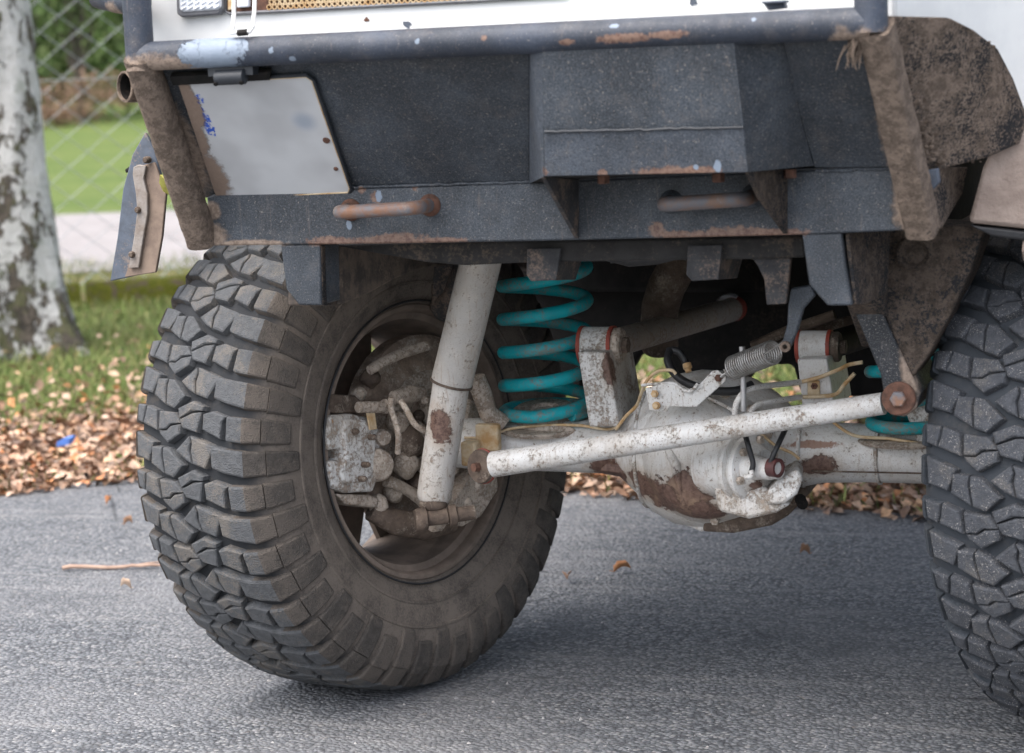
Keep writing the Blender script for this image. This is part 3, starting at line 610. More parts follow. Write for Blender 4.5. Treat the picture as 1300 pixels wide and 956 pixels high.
# the arch carries on over the tyre
pa = V(165, 230, Yf); 
vs = []; N_ = 16
for i in range(N_+1):
    t = i/N_; ang = math.pi*(.5*t); y = Yf+.02+.62*math.sin(ang)*.9; z = pa[2]+.02+.16*math.sin(ang*1.0)
    vs += [(pa[0]-.02, y, z), (pa[0]+.14, y, z+.01)]
mb.add(vs, [(2*i, 2*i+1, 2*i+3, 2*i+2) for i in range(N_)]); o = part('arch_liner', mb, M_dark, truck); o.modifiers.new('thick', 'SOLIDIFY').thickness = .006

# ---- chassis, tabs and straps under the bumper
front('jack_tab', [(356, 311), (406, 310.5), (408, 388), (379, 387.5), (363, 367)], .0, .075, M_beam, .003)
def railpoly(X, pts):                                    # outline in the plane X = const, given as photo points
    return [VX(x, y, X) for x, y in pts]
xl = V(425, 350, .085)[0]
mb = MB(); mb.prism(railpoly(xl, [(404, 312), (404, 388), (426, 388), (446, 383), (470, 372), (505, 353), (536, 341), (575, 336), (640, 338), (700, 345), (720, 300), (640, 285)]), (-.055, 0, 0)); part('chassis_rail', mb, mat_simple('muddy_rail_side', (.17, .132, .105), (.07, .062, .056), 30, .85, 0, .002, .25, (.24, .185, .145), .3), truck, .004)
mb = MB(); mb.prism([P3(p) for p in [(406.5, 312, .004), (424, 312, .074), (426, 387, .074), (408.5, 388, .004)]], (.003, 0, 0)); part('tab_side', mb, M_railmud, truck, .001)
front('jack_tab', [(1018, 297), (1068, 295.5), (1072, 330), (1082, 388), (1050, 388), (1027, 361)], .0, .06, M_beam, .003)
mb = MB(); mb.prism([P3(p) for p in [(1072, 296, .010), (1126, 292, .17), (1122, 372, .17), (1096, 386, .06), (1083, 387, .010)]], (.006, .0, 0)); part('tab_side', mb, M_railmud, truck, .002)
xr = V(1120, 330, .16)[0]
mb = MB(); mb.prism(railpoly(xr, [(1113, 292), (1122, 384), (1140, 440), (1178, 440), (1204, 400), (1226, 350), (1246, 302), (1256, 280), (1250, 240), (1150, 240)]), (-.06, 0, 0)); part('chassis_rail', mb, M_railmud, truck, .004)
mb = MB(); mb.lathe(V(1160, 322, .204), (.25, -1, 0), [(-.01, .027), (.006, .027), (.009, .023), (.002, .017), (-.004, .0165), (-.004, .0005)], 24); part('rail_tube_end', mb, M_railmud, truck)
pb = [(1078, 380), (1114, 384), (1154, 470), (1168, 500), (1163, 519), (1148, 530), (1128, 524), (1122, 500), (1118, 476)]
mb = MB(); mb.prism([V(x, y, .20) for x, y in pb], (0, .20, 0)); pbm = part('panhard_bracket', mb, mat_black('splattered_bracket_black', 0, 1.5, [(V(1160, 455, .2), .022, (1, .5, .4)), (V(1150, 515, .2), .018)], [(V(1128, 505, .2), .016)], base=(.010, .012, .015)), truck, .003)
mb = MB(); mb.prism([V(x, y, .206) for x, y in [(1092, 290), (1160, 285), (1250, 288), (1232, 345), (1204, 405), (1178, 452), (1158, 480), (1146, 458), (1117, 386)]], (0, .12, 0)); lumpy(mb, .002, 30); part('bracket_gusset', mb, M_railmud, truck, .003)
c = V(1141, 506, .192); n_b = np.array([.05, -1, .08])
mb = MB(); mb.lathe(c, n_b, [(-.01, .0265), (.003, .0265), (.005, .024), (.004, .014), (.004, .0005)], 28); lumpy(mb, .0006, 90); wsh = part('bolt_washer', mb, M_rust, truck)
mb = MB(); mb.lathe(c, n_b, [(0, .0135), (.014, .0130), (.016, .011), (.016, .0003)], 6); part('bolt_head', mb, M_rustbar, wsh)
front('cross_member', [(420, 311), (1022, 300), (1022, 327), (960, 329), (680, 333), (590, 337), (540, 333)], .085, .10, M_under, .004)
for pf, ps in (([(669, 316), (712, 315), (706, 356), (674, 357), (668, 349)], [(712, 322), (742, 320), (731, 355), (706, 356)]), ([(873, 312), (917, 311), (912, 355), (878, 357), (871, 349)], [(917, 320), (946, 318), (936, 353), (912, 355)])):
    mb = MB(); mb.prism([V(x, y, .075) for x, y in pf], (0, .005, 0)); st = part('strap_bracket', mb, M_strap, truck, .0015)
    a, b = [V(*ps[0], .08), V(*ps[3], .08)]; mb = MB(); mb.prism([V(*ps[0], .080), V(*ps[1], .19), V(*ps[2], .19), V(*ps[3], .080)], (-.004, 0, 0)); part('strap_side', mb, M_strap, st, .001)
mb = MB(); mb.prism([V(x, y, .10) for x, y in [(950, 322), (1001, 320), (1004, 330), (998, 386), (973, 387), (970, 355), (962, 338)]], (0, .012, 0)); part('hanger_bracket', mb, M_strap, truck, .002)
mb = MB(); mb.prism([V(x, y, .15) for x, y in [(1004, 366), (1030, 362), (1035, 375), (1020, 392), (1012, 420), (1003, 441), (992, 438), (999, 412), (1000, 390)]], (0, .014, 0)); part('spring_hook', mb, mat_black('muddy_hook', .25, .5), truck, .003)
mb = MB(); mb.lathe(V(997, 440, .145), (0, -1, 0), [(-.004, .0085), (.004, .0085), (.004, .004), (-.004, .004), (-.004, .0085)], 14); part('hook_eye', mb, M_grime, truck)
mb = MB(); pts = [V(770, 322, .3), V(800, 330, .3), V(835, 327, .3), V(870, 318, .3)]; mb.tube(pts, .012, 10); mb.tube([V(775, 330, .26), V(850, 322, .26), V(872, 326, .26)], .006, 8); part('cable', mb, M_hose, truck)
front('heat_plate', [(794, 327), (838, 326), (834, 330.5), (795, 331)], .2, .05, M_rustbar, .0005)

# ---- dark underside: engine, sump, gearbox, floor
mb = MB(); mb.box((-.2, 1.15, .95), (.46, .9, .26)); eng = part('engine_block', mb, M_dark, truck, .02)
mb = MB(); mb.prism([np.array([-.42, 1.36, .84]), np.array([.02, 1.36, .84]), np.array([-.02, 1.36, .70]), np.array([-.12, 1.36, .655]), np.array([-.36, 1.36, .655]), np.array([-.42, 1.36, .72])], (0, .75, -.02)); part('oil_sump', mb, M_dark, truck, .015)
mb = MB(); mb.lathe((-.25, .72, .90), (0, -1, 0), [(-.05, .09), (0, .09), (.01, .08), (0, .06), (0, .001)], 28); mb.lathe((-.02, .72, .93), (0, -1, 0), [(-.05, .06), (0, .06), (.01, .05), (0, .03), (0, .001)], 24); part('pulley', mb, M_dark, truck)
mb = MB(); mb.prism([V(x, y, 1.42) for x, y in [(560, 300), (600, 470), (640, 505), (738, 500), (742, 472), (800, 470), (812, 450), (842, 448), (860, 482), (950, 484), (958, 464), (1006, 463), (1016, 500), (1110, 505), (1180, 470), (1200, 420), (1250, 300)]], (0, .05, 0)); part('underside_fill_plate', mb, M_dark, truck, .01)  # added near-black plate, cut to fill the dark area behind the axle
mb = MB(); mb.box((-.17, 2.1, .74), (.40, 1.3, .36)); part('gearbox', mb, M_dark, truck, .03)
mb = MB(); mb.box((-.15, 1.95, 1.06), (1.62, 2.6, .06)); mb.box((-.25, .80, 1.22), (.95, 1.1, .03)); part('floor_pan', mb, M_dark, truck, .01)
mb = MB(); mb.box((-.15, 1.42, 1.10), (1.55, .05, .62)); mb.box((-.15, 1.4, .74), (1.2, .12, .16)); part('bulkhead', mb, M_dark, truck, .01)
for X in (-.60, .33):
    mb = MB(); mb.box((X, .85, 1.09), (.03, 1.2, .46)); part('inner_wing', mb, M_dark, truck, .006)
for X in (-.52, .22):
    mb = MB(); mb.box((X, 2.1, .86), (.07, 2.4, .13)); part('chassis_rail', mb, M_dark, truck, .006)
for X in (-.86, .66):
    mb = MB(); mb.box((X, 2.45, 1.12), (.05, 1.9, .52)); part('side_sill', mb, M_body, truck, .01)
mb = MB(); mb.box((-.1, 2.4, 1.7), (1.5, 1.9, .7)); part('cab_body', mb, M_body, truck, .05)
mb = MB(); mb.tube([V(866, 316, .86), V(860, 338, .86), V(846, 364, .87), V(838, 390, .90), V(836, 420, .93), V(838, 440, .95)], mm(V(840, 380, .88), 24), 18); part('exhaust_pipe', mb, M_grime, truck)
mb = MB(); mb.tube([V(560, 392, .62), V(580, 380, .60), V(600, 330, .56)], .03, 12); mb.box(V(575, 350, .62), (.07, .06, .12)); part('shock_tower', mb, M_strap, truck, .006)
mb = MB(); mb.tube([V(905, 520, .75), V(960, 455, .8), V(1010, 425, .85), V(1080, 410, .9)], .014, 10); mb.tube([V(955, 440, .8), V(1000, 420, .8), V(1060, 400, .8)], .010, 8); part('steering_link', mb, M_grime, truck)

# ---- axle
axc = lambda px, py=None: V(px, np.interp(px, [600, 1170], [563, 577]), .58)
axd = unit(axc(1170)-axc(600)); ax0 = axc(600); L0 = np.linalg.norm(axc(1170)-axc(600))
def ap(px): return float((axc(px)-ax0)@axd)
prof = [(ap(560), 30), (ap(615), 33), (ap(700), 33), (ap(765), 34), (ap(790), 38), (ap(812), 58), (ap(835), 82), (ap(860), 95), (ap(890), 101), (ap(925), 100), (ap(955), 92), (ap(985), 74), (ap(1005), 56), (ap(1022), 44), (ap(1045), 39), (ap(1100), 37), (ap(1180), 37), (ap(1300), 37), (ap(1420), 36)]
prof = [(o, mm(ax0+axd*o, r)) for o, r in prof]
mb = MB(); mb.lathe(ax0, axd, prof, 40, cap=True); axle = part('axle_housing', mb, M_white, truck)
# weld lines and seams on the axle
for px, r in ((826, 75.5), (1022, 45.5), (1118, 38.2), (700, 30.0)):
    o = ap(px); rr = mm(ax0+axd*o, r); mb = MB(); mb.lathe(ax0, axd, [(o-.004, rr-.001), (o-.002, rr+.0022), (o+.002, rr+.0022), (o+.004, rr-.001)], 40); part('weld_ring', mb, M_white2, axle)
mb = MB(); a, b = V(1030, 598, .528), V(1172, 601, .528); mb.tube([a, b], .0016, 6); part('seam_line', mb, M_grime, axle)
# differential cover facing the camera, flange rings and nose
dc = V(893, 583, .44); dn = unit(np.array([.12, -1, .02]))
r0 = mm(dc, 84)
mb = MB(); mb.lathe(dc, dn, [(-.10, r0*1.06), (-.045, r0*1.05), (-.035, r0*.99), (-.012, r0*.93), (.012, r0*.80), (.026, r0*.60), (.034, r0*.34), (.037, .0005)], 44); dcv = part('differential_cover', mb, M_white, truck)
for t in (1.9, 2.35, 2.8, 3.25, 3.7, 4.15, 4.6):
    e1 = unit(np.cross(dn, Zv)); e2 = np.cross(e1, dn); qq = dc+dn*-.030+(math.cos(t)*e1+math.sin(t)*e2)*r0*1.0
    mb = MB(); mb.lathe(qq, dn, [(-.01, .0095), (.0, .0092), (.001, .0075), (.008, .0072), (.009, .0003)], 6); part('cover_bolt', mb, M_cake, dcv)
mb = MB(); mb.tube([V(838, 548, .42), V(858, 590, .40), V(868, 640, .42)], [.006, .009, .006], 10); mb.tube([V(800, 560, .46), V(825, 575, .44), V(850, 578, .42)], [.006, .008, .005], 10); part('casting_rib', mb, M_white, dcv)
nc = V(945, 592, .40); nd = unit(np.array([.90, -.42, .0]))
k = mm(nc, 1)
mb = MB(); mb.lathe(nc, nd, [(-.07, 44*k), (-.018, 40*k), (-.010, 44*k), (-.002, 44*k), (.000, 37*k), (.008, 37*k), (.010, 42*k), (.018, 42*k), (.021, 38*k), (.024, 32*k), (.036, 27*k), (.042, 24*k), (.043, .0005)], 36); part('pinion_flange', mb, M_white, truck)
for t in range(6):
    a = t*math.pi/3+.3; e1 = unit(np.cross(nd, Zv)); e2 = np.cross(nd, e1)
    q = nc+nd*.024+(math.cos(a)*e1+math.sin(a)*e2)*36*k
    mb = MB(); mb.lathe(q, nd, [(0, .0075), (.008, .0072), (.009, .0003)], 6); part('flange_bolt', mb, M_cake, dcv)
nc2 = V(962, 594, .36)
mb = MB(); mb.lathe(nc2, nd, [(-.03, .022), (.0, .021), (.012, .0185), (.03, .0178), (.032, .015), (.046, .0148), (.047, .0004)], 20); stub = part('drive_stub', mb, M_white, truck)
mb = MB(); mb.lathe(V(978, 593, .34), nd, [(0, .0162), (.018, .0162), (.0185, .012), (.012, .011), (.012, .0003)], 18); part('stub_cap', mb, mat_simple('dark_red_cap', (.11, .03, .028), (.07, .03, .028), 60, .6), stub)
mb = MB(); mb.prism([V(x, y, .36) for x, y in [(984, 612), (1012, 596), (1020, 608), (1012, 628), (996, 640), (975, 642), (968, 632)]], (-.02, .10, 0)); part('skid_lip', mb, M_white2, truck, .006)
mb = MB(); mb.prism([V(x, y, .37) for x, y in [(905, 617), (972, 618), (985, 636), (1005, 640), (985, 652), (950, 660), (912, 650)]], (-.01, .12, 0)); part('skid_plate', mb, M_white2, truck, .008)
mb = MB(); mb.prism([V(x, y, .5) for x, y in [(900, 640), (1014, 625), (1018, 634), (1000, 655), (980, 668), (930, 676), (890, 676)]], (0, .16, 0)); lumpy(mb, .004, 20); part('skid_underside', mb, M_grime, truck, .01)
mb = MB(); mb.tube([V(1016, 634, .46), V(1019, 640, .50)], .010, 10); part('drain_plug', mb, M_dark, truck)
# rib flange on the left of the housing
mb = MB()
pp = [V(x, y, .52) for x, y in [(760, 598), (800, 604), (832, 630), (856, 660), (890, 676), (905, 668), (868, 648), (842, 618), (815, 592), (770, 588)]]
mb.prism(pp, (0, .05, 0)); part('housing_rib', mb, M_white, truck, .004)
for (x, y) in ((811, 600), (817, 606), (813, 613)):
    mb = MB(); mb.lathe(V(x, y, .49), (0, -1, .1), [(-.01, .008), (.006, .0075), (.007, .0003)], 6); part('housing_bolt', mb, M_cake, axle)
# bushing towers with their bushes
def tower(poly, Y, dy, bx0, by0, bx1, by1, r, mw, mside, boltm):
    mb = MB(); mb.prism([V(x, y, Y) for x, y in poly], (0, dy, 0)); t = part('bush_tower', mb, mw, truck, .003)
    a = V(bx0, by0, Y+dy*.42); ln = abs(V(bx1, by1, Y+dy*.42)[0]-a[0]); rr = mm(a, r)
    d = np.array([1, 0, 0.])
    mb = MB(); mb.lathe(a+d*ln*.10, d, [(0, rr*.98), (ln*.64, rr*.98)], 28, cap=True); part('bush_sleeve', mb, mw, t)
    for o in (.0, .72):
        mb = MB(); mb.lathe(a+d*ln*o, d, [(0, rr*.90), (.0015, rr*1.03), (ln*.10, rr*1.03), (ln*.105, rr*.9)], 28, cap=True); part('rubber_ring', mb, M_redr, t)
    mb = MB(); mb.lathe(a+d*ln*.82, d, [(0, rr*.92), (ln*.15, rr*.92), (ln*.20, rr*.82), (ln*.20, .0004)], 28); part('bush_cap', mb, mside, t)
    mb = MB(); mb.lathe(a+d*ln*1.02, d, [(0, rr*.46), (.010, rr*.44), (.011, .0003)], 6); part('bolt_head', mb, boltm, t)
    return t, a, rr
t1, bc1, br1 = tower([(733, 447), (770, 447), (787, 542), (748, 542)], .50, .155, 737, 438, 790, 440, 24, M_white2, M_cake, M_grime)
t2, bc2, br2 = tower([(1012, 456), (1050, 455), (1060, 520), (1019, 520)], .50, .155, 1012, 440, 1066, 441, 21, M_white, M_grime, M_grime)
mb = MB(); mb.box(V(1033, 493, .497), (.022, .004, .028)); sp_ = part('line_clip', mb, M_cream, t2, .002)
mb = MB(); mb.lathe(V(1034, 490, .494), (0, -1, 0), [(0, .006), (.004, .006), (.004, .003), (.001, .0003)], 6); part('clip_bolt', mb, M_rust, t2)
# radius arms going back from the bushes
for bc, ln, m in ((bc1, .72, M_grime), (bc2, .5, M_dark)):
    a = bc+np.array([.055, .02, .0]); b = a+np.array([.035, ln*1.05, -.028]); mb = MB(); mb.tube([a, a+(b-a)*.3, a+(b-a)*.7, b], [mm(a, 18)]*4, 20); part('radius_arm', mb, mat_white('speckled_grey_arm', .85, .8, base=(.30, .27, .24)) if m is M_grime else m, truck)
    if m is M_grime:
        mb = MB(); mb.lathe(b, (0, 1, 0), [(0, .026), (.03, .028), (.031, .001)], 20); part('rubber_ring', mb, M_redr, truck)
        mb = MB(); mb.lathe(b+np.array([-.002, .0, .006]), (0, 1, 0), [(-.022, .029), (.004, .030), (.005, .02)], 20, -.4, 2.2); part('arm_end', mb, M_lens, truck)
# long white rod across the front
a, b = V(612, 592, .335), V(1122, 512, .262); ra, rb = mm(a, 16.5), mm(b, 14.2)
mb = MB(); mb.tube([a+(b-a)*t for t in np.linspace(.03, 1, 16)], [ra+(rb-ra)*t for t in np.linspace(0, 1, 16)], 26); rod = part('panhard_rod', mb, M_rodw, truck)
q = unit(np.array([-.40, -.9, .05]))
mb = MB(); mb.lathe(a, q, [(-.030, ra*1.0), (-.008, ra*1.15), (-.006, ra*1.30), (.004, ra*1.34), (.008, ra*1.25), (.010, ra*.7), (.010, .0004)], 26); part('rod_eye', mb, M_grime, rod)
mb = MB(); mb.lathe(a, q, [(.0, ra*1.30), (-.001, ra*1.38), (-.005, ra*1.38), (-.007, ra*1.2)], 26); part('rubber_ring', mb, M_redr, rod)
mb = MB(); mb.lathe(a+q*.010, q, [(0, .0085), (.012, .0075), (.0125, .0003)], 6); part('bolt_head', mb, M_rust, rod)

# ---- shock absorber
s0, s1, s2 = V(612, 325, .40), V(573, 487, .40), V(550, 636, .40)
ru, rl = mm(s1, 26.5), mm(s2, 21.5)
du = unit(s1-s0); mb = MB(); mb.tube([s0-du*.03, s0, s1-du*.004, s1], [ru*.98, ru*.98, ru*1.0, ru*.985], 32); shr = part('shock_absorber', mb, M_shroud, truck)
dl = unit(s2-s1); mb = MB(); mb.tube([s1-dl*.01, s1+dl*.02, s2-dl*.012, s2-dl*.003, s2+dl*.004], [rl*1.08, rl*1.08, rl*1.02, rl*.95, rl*.72], 32); part('shock_body', mb, M_shock, shr)
mb = MB(); mb.tube([s1-du*.0035, s1+du*.001], [ru*1.04, ru*1.04], 32); part('shroud_lip', mb, M_grime, shr)
mb = MB(); e = V(548, 655, .42); mb.lathe(e, unit((-.5, -.85, 0)), [(-.05, .020), (-.012, .022), (-.012, .030), (.0, .030), (.002, .026), (.006, .012), (.006, .0004)], 22); part('shock_eye', mb, M_cake, shr)

# ---- coil springs and seats
def coil(cx, ytop, ybot, rp, Y, turns, wire, ph, tilt=0.0):
    c0, c1 = V(cx, ytop, Y), V(cx+4, ybot, Y); r = mm(c0, rp); n = int(turns*40); pts = []
    for i in range(n+1):
        t = i/n; f = max(0., min(1., (t*turns-.0)/(turns-.85))); a = ph-2*math.pi*turns*t
        p = c0+(c1-c0)*f; pts.append(p+np.array([math.cos(a)*r, math.sin(a)*r, 0]))
    mb = MB(); mb.tube(pts, mm(c0, wire), 12); return mb
c_ = part('coil_spring', coil(690, 285, 521, 54, .60, 6.45, 8.4, 2.2), M_teal, truck)
sc_ = V(692, 531, .60); rs = mm(sc_, 62)
mb = MB(); mb.lathe(sc_, unit((0.02, -.14, 1)), [(-.022, rs*.6), (-.012, rs*1.0), (-.006, rs*1.04), (-.003, rs*1.0), (-.004, rs*.66), (.018, rs*.66), (.022, rs*.60), (.022, rs*.30), (.016, rs*.26), (.016, .0005)], 40); part('spring_seat', mb, M_cake, truck)
c_ = part('coil_spring', coil(1150, 300, 536, 48, .58, 6.4, 8.2, 3.4), M_teal, truck)
sc2 = V(1152, 551, .58)
mb = MB(); mb.lathe(sc2, (0, 0, 1), [(-.02, rs*.5), (-.012, rs*.95), (-.006, rs*1.0), (-.003, rs*.95), (-.003, .001)], 36); part('spring_seat', mb, M_cake, truck)
mb = MB(); mb.prism([V(x, y, .53) for x, y in [(1148, 520), (1200, 480), (1215, 560), (1175, 588)]], (0, .05, 0)); part('seat_bracket', mb, M_white2, truck, .003)

# ---- return spring, its bracket, hoses and lines
mb = MB(); mb.prism([V(x, y, .37) for x, y in [(819, 493), (842, 487), (858, 488), (872, 494), (884, 492), (886, 500), (876, 517), (850, 516), (846, 524), (824, 521)]], (0, .004, 0)); br = part('spring_bracket', mb, M_rodw, truck, .0015)
mb = MB(); mb.prism([V(x, y, .365) for x, y in [(880, 496), (904, 471), (911, 470), (922, 478), (921, 484), (884, 517), (876, 517)]], (0, .004, 0)); part('bracket_arm', mb, M_rodw, br, .0015)
for x, y in ((831, 500), (833, 515), (912, 480)):
    mb = MB(); mb.lathe(V(x, y, .363), (0, -1, .1), [(-.004, .0068), (.0015, .0068), (.0015, .0048), (.006, .0046), (.0065, .0003)], 6 if y < 510 else 12); part('bolt_head', mb, M_cream if y > 490 else M_rust, br)
a, b = V(930, 467, .36), V(982, 447, .30); d = unit(b-a); Ls = np.linalg.norm(b-a); e1 = unit(np.cross(d, Zv)); e2 = np.cross(d, e1); rr = mm(a, 14.5)
T_ = 19; pts = [a+d*Ls*t+rr*(math.cos(2*math.pi*T_*t)*e1+math.sin(2*math.pi*T_*t)*e2) for t in np.linspace(0, 1, T_*16)]
mb = MB(); mb.tube(pts, mm(a, 1.25), 6); rsp = part('return_spring', mb, M_silver, truck)
mb = MB(); mb.tube([b+e1*rr*.9, V(990, 437, .24), V(998, 431, .16)], .0018, 6); mb.tube([a, V(921, 474, .36), V(913, 480, .362)], .0022, 6); part('spring_end', mb, M_silver, rsp)
def hose(pts, r, m, name='hose', sub=6):
    p = [P3(q) for q in pts]; out = []
    for i in range(len(p)-1):
        q0, q1, q2, q3 = p[max(i-1, 0)], p[i], p[i+1], p[min(i+2, len(p)-1)]
        for k in range(sub):
            t = k/sub; out.append(.5*((2*q1)+(-q0+q2)*t+(2*q0-5*q1+4*q2-q3)*t*t+(-q0+3*q1-3*q2+q3)*t**3))
    mb = MB(); mb.tube(out+[p[-1]], r, 10); return part(name, mb, m, truck)
hose([(851, 444, .50), (848, 458, .48), (858, 476, .46), (876, 488, .44), (905, 496, .42), (935, 496, .43), (955, 488, .45)], .0075, M_hose, 'breather_hose')
hose([(852, 444, .50), (862, 447, .50), (870, 459, .50), (873, 466, .49)], .0065, M_hose, 'breather_hose')
mb = MB(); mb.lathe(V(873, 467, .485), (.3, -.3, -1), [(-.008, .008), (.0, .0085), (.003, .006), (.008, .006), (.0081, .0003)], 10); part('hose_fitting', mb, M_cream, truck)
hose([(782, 545, .48), (795, 528, .47), (808, 515, .46), (814, 500, .42), (820, 485, .40), (834, 472, .40), (852, 470, .40), (858, 475, .40)], .0030, M_cream, 'brake_pipe')
hose([(815, 489, .40), (840, 487, .385), (856, 487, .37), (868, 495, .365), (878, 496, .36), (886, 487, .36)], .0028, M_rodw, 'brake_pipe')
hose([(933, 527, .36), (935, 512, .36), (945, 498, .37), (965, 491, .40), (990, 488, .45), (1016, 485, .49)], .0052, M_braid, 'braided_hose')
hose([(1016, 485, .49), (1040, 479, .49), (1065, 469, .49), (1078, 463, .5), (1095, 460, .5)], .0036, M_cream, 'brake_pipe')
hose([(952, 524, .36), (962, 514, .38), (985, 509, .42), (1017, 504, .49)], .0048, M_braid, 'braided_hose')
hose([(1017, 504, .49), (1045, 503, .49), (1062, 500, .5), (1072, 488, .5), (1085, 474, .5)], .0036, M_cream, 'brake_pipe')
hose([(942, 440, .36), (943, 470, .36), (944, 500, .36), (944, 522, .36)], .0050, M_alu, 'hose_rod')
hose([(946, 552, .34), (950, 566, .33), (954, 580, .33), (956, 590, .33), (953, 602, .33)], .0048, M_hose, 'short_hose')
hose([(953, 597, .325), (954, 604, .325), (946, 606, .33)], .0046, M_rodw, 'hose_elbow')
hose([(997, 545, .36), (990, 560, .34), (983, 575, .33), (977, 590, .33)], .0046, M_hose, 'sensor_cable')
hose([(590, 556, .52), (620, 555, .52), (645, 545, .53), (690, 540, .54), (735, 540, .54), (770, 545, .53), (785, 541, .50)], .0028, M_cream, 'brake_pipe')
hose([(1058, 536, .5), (1085, 553, .51), (1130, 557, .52), (1165, 563, .52)], .0030, M_cream, 'brake_pipe')
hose([(965, 550, .46), (985, 566, .47), (1005, 575, .48), (1015, 583, .48)], .0028, M_cream, 'brake_pipe')
hose([(900, 505, .44), (922, 516, .42), (935, 524, .40)], .0034, M_rodw, 'brake_pipe')
mb = MB(); r_ = np.random.default_rng(5); mb.ball(V(700, 545, .545), .03, 14, 8, (1.6, .3, .35)); mb.ball(V(640, 575, .55), .03, 14, 8, (1.3, .3, .5)); lumpy(mb, .004, 30); part('mud_cake', mb, M_cake, axle)

# ---- hub and brake inside the left wheel
hc = wl(.09, 0, 0); k = mm(hc, 1)
shc = VW(532, 552, .085)
mb = MB(); mb.lathe(shc, AXL, [(-.02, .192), (.014, .192), (.021, .184), (.020, .160), (.030, .128), (.034, .085), (.045, .07), (.046, .001)], 56, 0, 2*math.pi); lumpy(mb, .0012, 50); shld = part('brake_shield', mb, mat_simple('dusty_brown_shield', (.33, .255, .20), (.18, .135, .105), 40, .88, 0, .003, .2, (.52, .46, .39), .45), truck)
mb = MB(); mb.lathe(shc, AXL, [(.030, .125), (.036, .118), (.038, .085), (.036, .07)], 40, .2, 3.5); lumpy(mb, .002, 60); part('shield_rib', mb, M_cake, shld)
mb = MB(); mb.lathe(VW(575, 560, .12), AXL, [(-.05, .085), (-.01, .082), (.02, .070), (.045, .052), (.06, .046), (.062, .03)], 32); lumpy(mb, .0015, 60); part('swivel_hub', mb, M_cake, truck)
mb = MB(); mb.lathe(VW(600, 560, .16), AXL, [(-.02, .058), (.0, .058), (.003, .05), (.02, .046), (.05, .044)], 28); part('axle_flange', mb, M_cake, truck)
for t in range(7):
    a = t*.9+.2; e1 = np.array([WL[i][1] for i in range(3)]); e2 = np.array([WL[i][2] for i in range(3)])
    q = VW(548, 565, .135)+(math.cos(a)*e1+math.sin(a)*e2)*.066
    mb = MB(); mb.ball(q, .012, 10, 6); part('hub_bolt', mb, M_grime, shld)
def wplate(name, poly, u, th, m, bev=.003, parent=None, lump=0):
    mb = MB(); mb.prism([VW(x, y, u) for x, y in poly], -AXL*th)
    if lump: lumpy(mb, lump, 60)
    return part(name, mb, m, parent or truck, bev)
cal = wplate('brake_caliper', [(420, 527), (446, 525), (470, 530), (482, 545), (487, 570), (486, 592), (476, 612), (470, 624), (440, 626), (424, 620), (418, 600), (418, 585), (434, 585), (433, 569), (417, 572), (416, 545)], .150, .06, M_caliper, .006)
wplate('caliper_ridge', [(438, 532), (470, 533), (478, 560), (476, 600), (466, 614), (438, 614), (432, 596), (440, 580), (436, 560)], .160, .02, M_caliper, .005, cal, .0008)
wplate('caliper_step', [(448, 604), (482, 600), (474, 624), (450, 625)], .158, .03, M_caliper, .004, cal)
wplate('caliper_carrier', [(420, 500), (452, 502), (458, 508), (458, 524), (424, 525), (418, 520)], .142, .05, M_grime, .004, cal)
wplate('caliper_carrier', [(428, 627), (470, 628), (482, 633), (478, 645), (440, 640)], .142, .05, M_cake, .004, cal)
mb = MB(); mb.lathe(VW(480, 590, .155), unit(AXL*.9+np.array([-.1, -.35, .1])), [(-.05, .031), (.0, .031), (.008, .027), (.012, .016), (.012, .0004)], 24); lumpy(mb, .0014, 70); part('caliper_piston', mb, M_cake, cal)
mb = MB(); mb.lathe(VW(486, 556, .155), unit(AXL*.9+np.array([-.1, -.35, .1])), [(-.05, .016), (.0, .016), (.006, .013), (.007, .0004)], 18); lumpy(mb, .0012, 70); part('caliper_port', mb, M_cake, cal)
mb = MB(); mb.tube([VW(455, 517, .165), VW(470, 517, .165), VW(490, 517, .165)], [.010, .011, .010], 14); mb.tube([VW(488, 516, .166), VW(494, 516, .166)], .0135, 14); part('slide_pin', mb, M_cake, cal)
wplate('pad_spring', [(466, 523), (476, 522), (479, 545), (470, 546)], .166, .004, M_cream, .001, cal)
hose([tuple(VW(0, 0, 0))[:0] or (497, 505, .40), (497, 520, .40), (503, 538, .40), (506, 555, .40), (505, 575, .41)], .0058, M_cake, 'caliper_hose')
hose([(508, 508, .40), (516, 520, .40), (526, 538, .40), (540, 548, .42)], .0056, M_cake, 'caliper_hose')
mb = MB(); mb.tube([VW(500, 505, .16), VW(520, 500, .16), VW(536, 500, .16)], [.013, .017, .012], 14); mb.lathe(VW(537, 508, .168), unit(AXL+np.array([0, -.5, 0])), [(0, .008), (.008, .0075), (.009, .0003)], 8); part('hose_union', mb, M_cake, truck)
r_ = np.random.default_rng(21)
for (x, y, u, r, m) in ((505, 535, .15, .022, 'c'), (520, 560, .16, .030, 'g'), (515, 590, .15, .026, 'c'), (535, 615, .15, .030, 'g'), (500, 625, .13, .020, 'c'), (480, 640, .13, .018, 'c'), (470, 480, .11, .020, 'g'), (455, 500, .13, .016, 'c'), (545, 520, .14, .024, 'c'), (600, 615, .17, .030, 'c'), (585, 640, .17, .026, 'c'), (610, 535, .17, .024, 'c'), (540, 590, .16, .02, 'c')):
    mb = MB(); mb.ball(VW(x, y, u), r, 16, 10, (1, .8, .75+.4*r_.random())); lumpy(mb, r*.22, 1.6/r, x); part('knuckle_casting', mb, M_cake if m == 'c' else M_grime, truck)
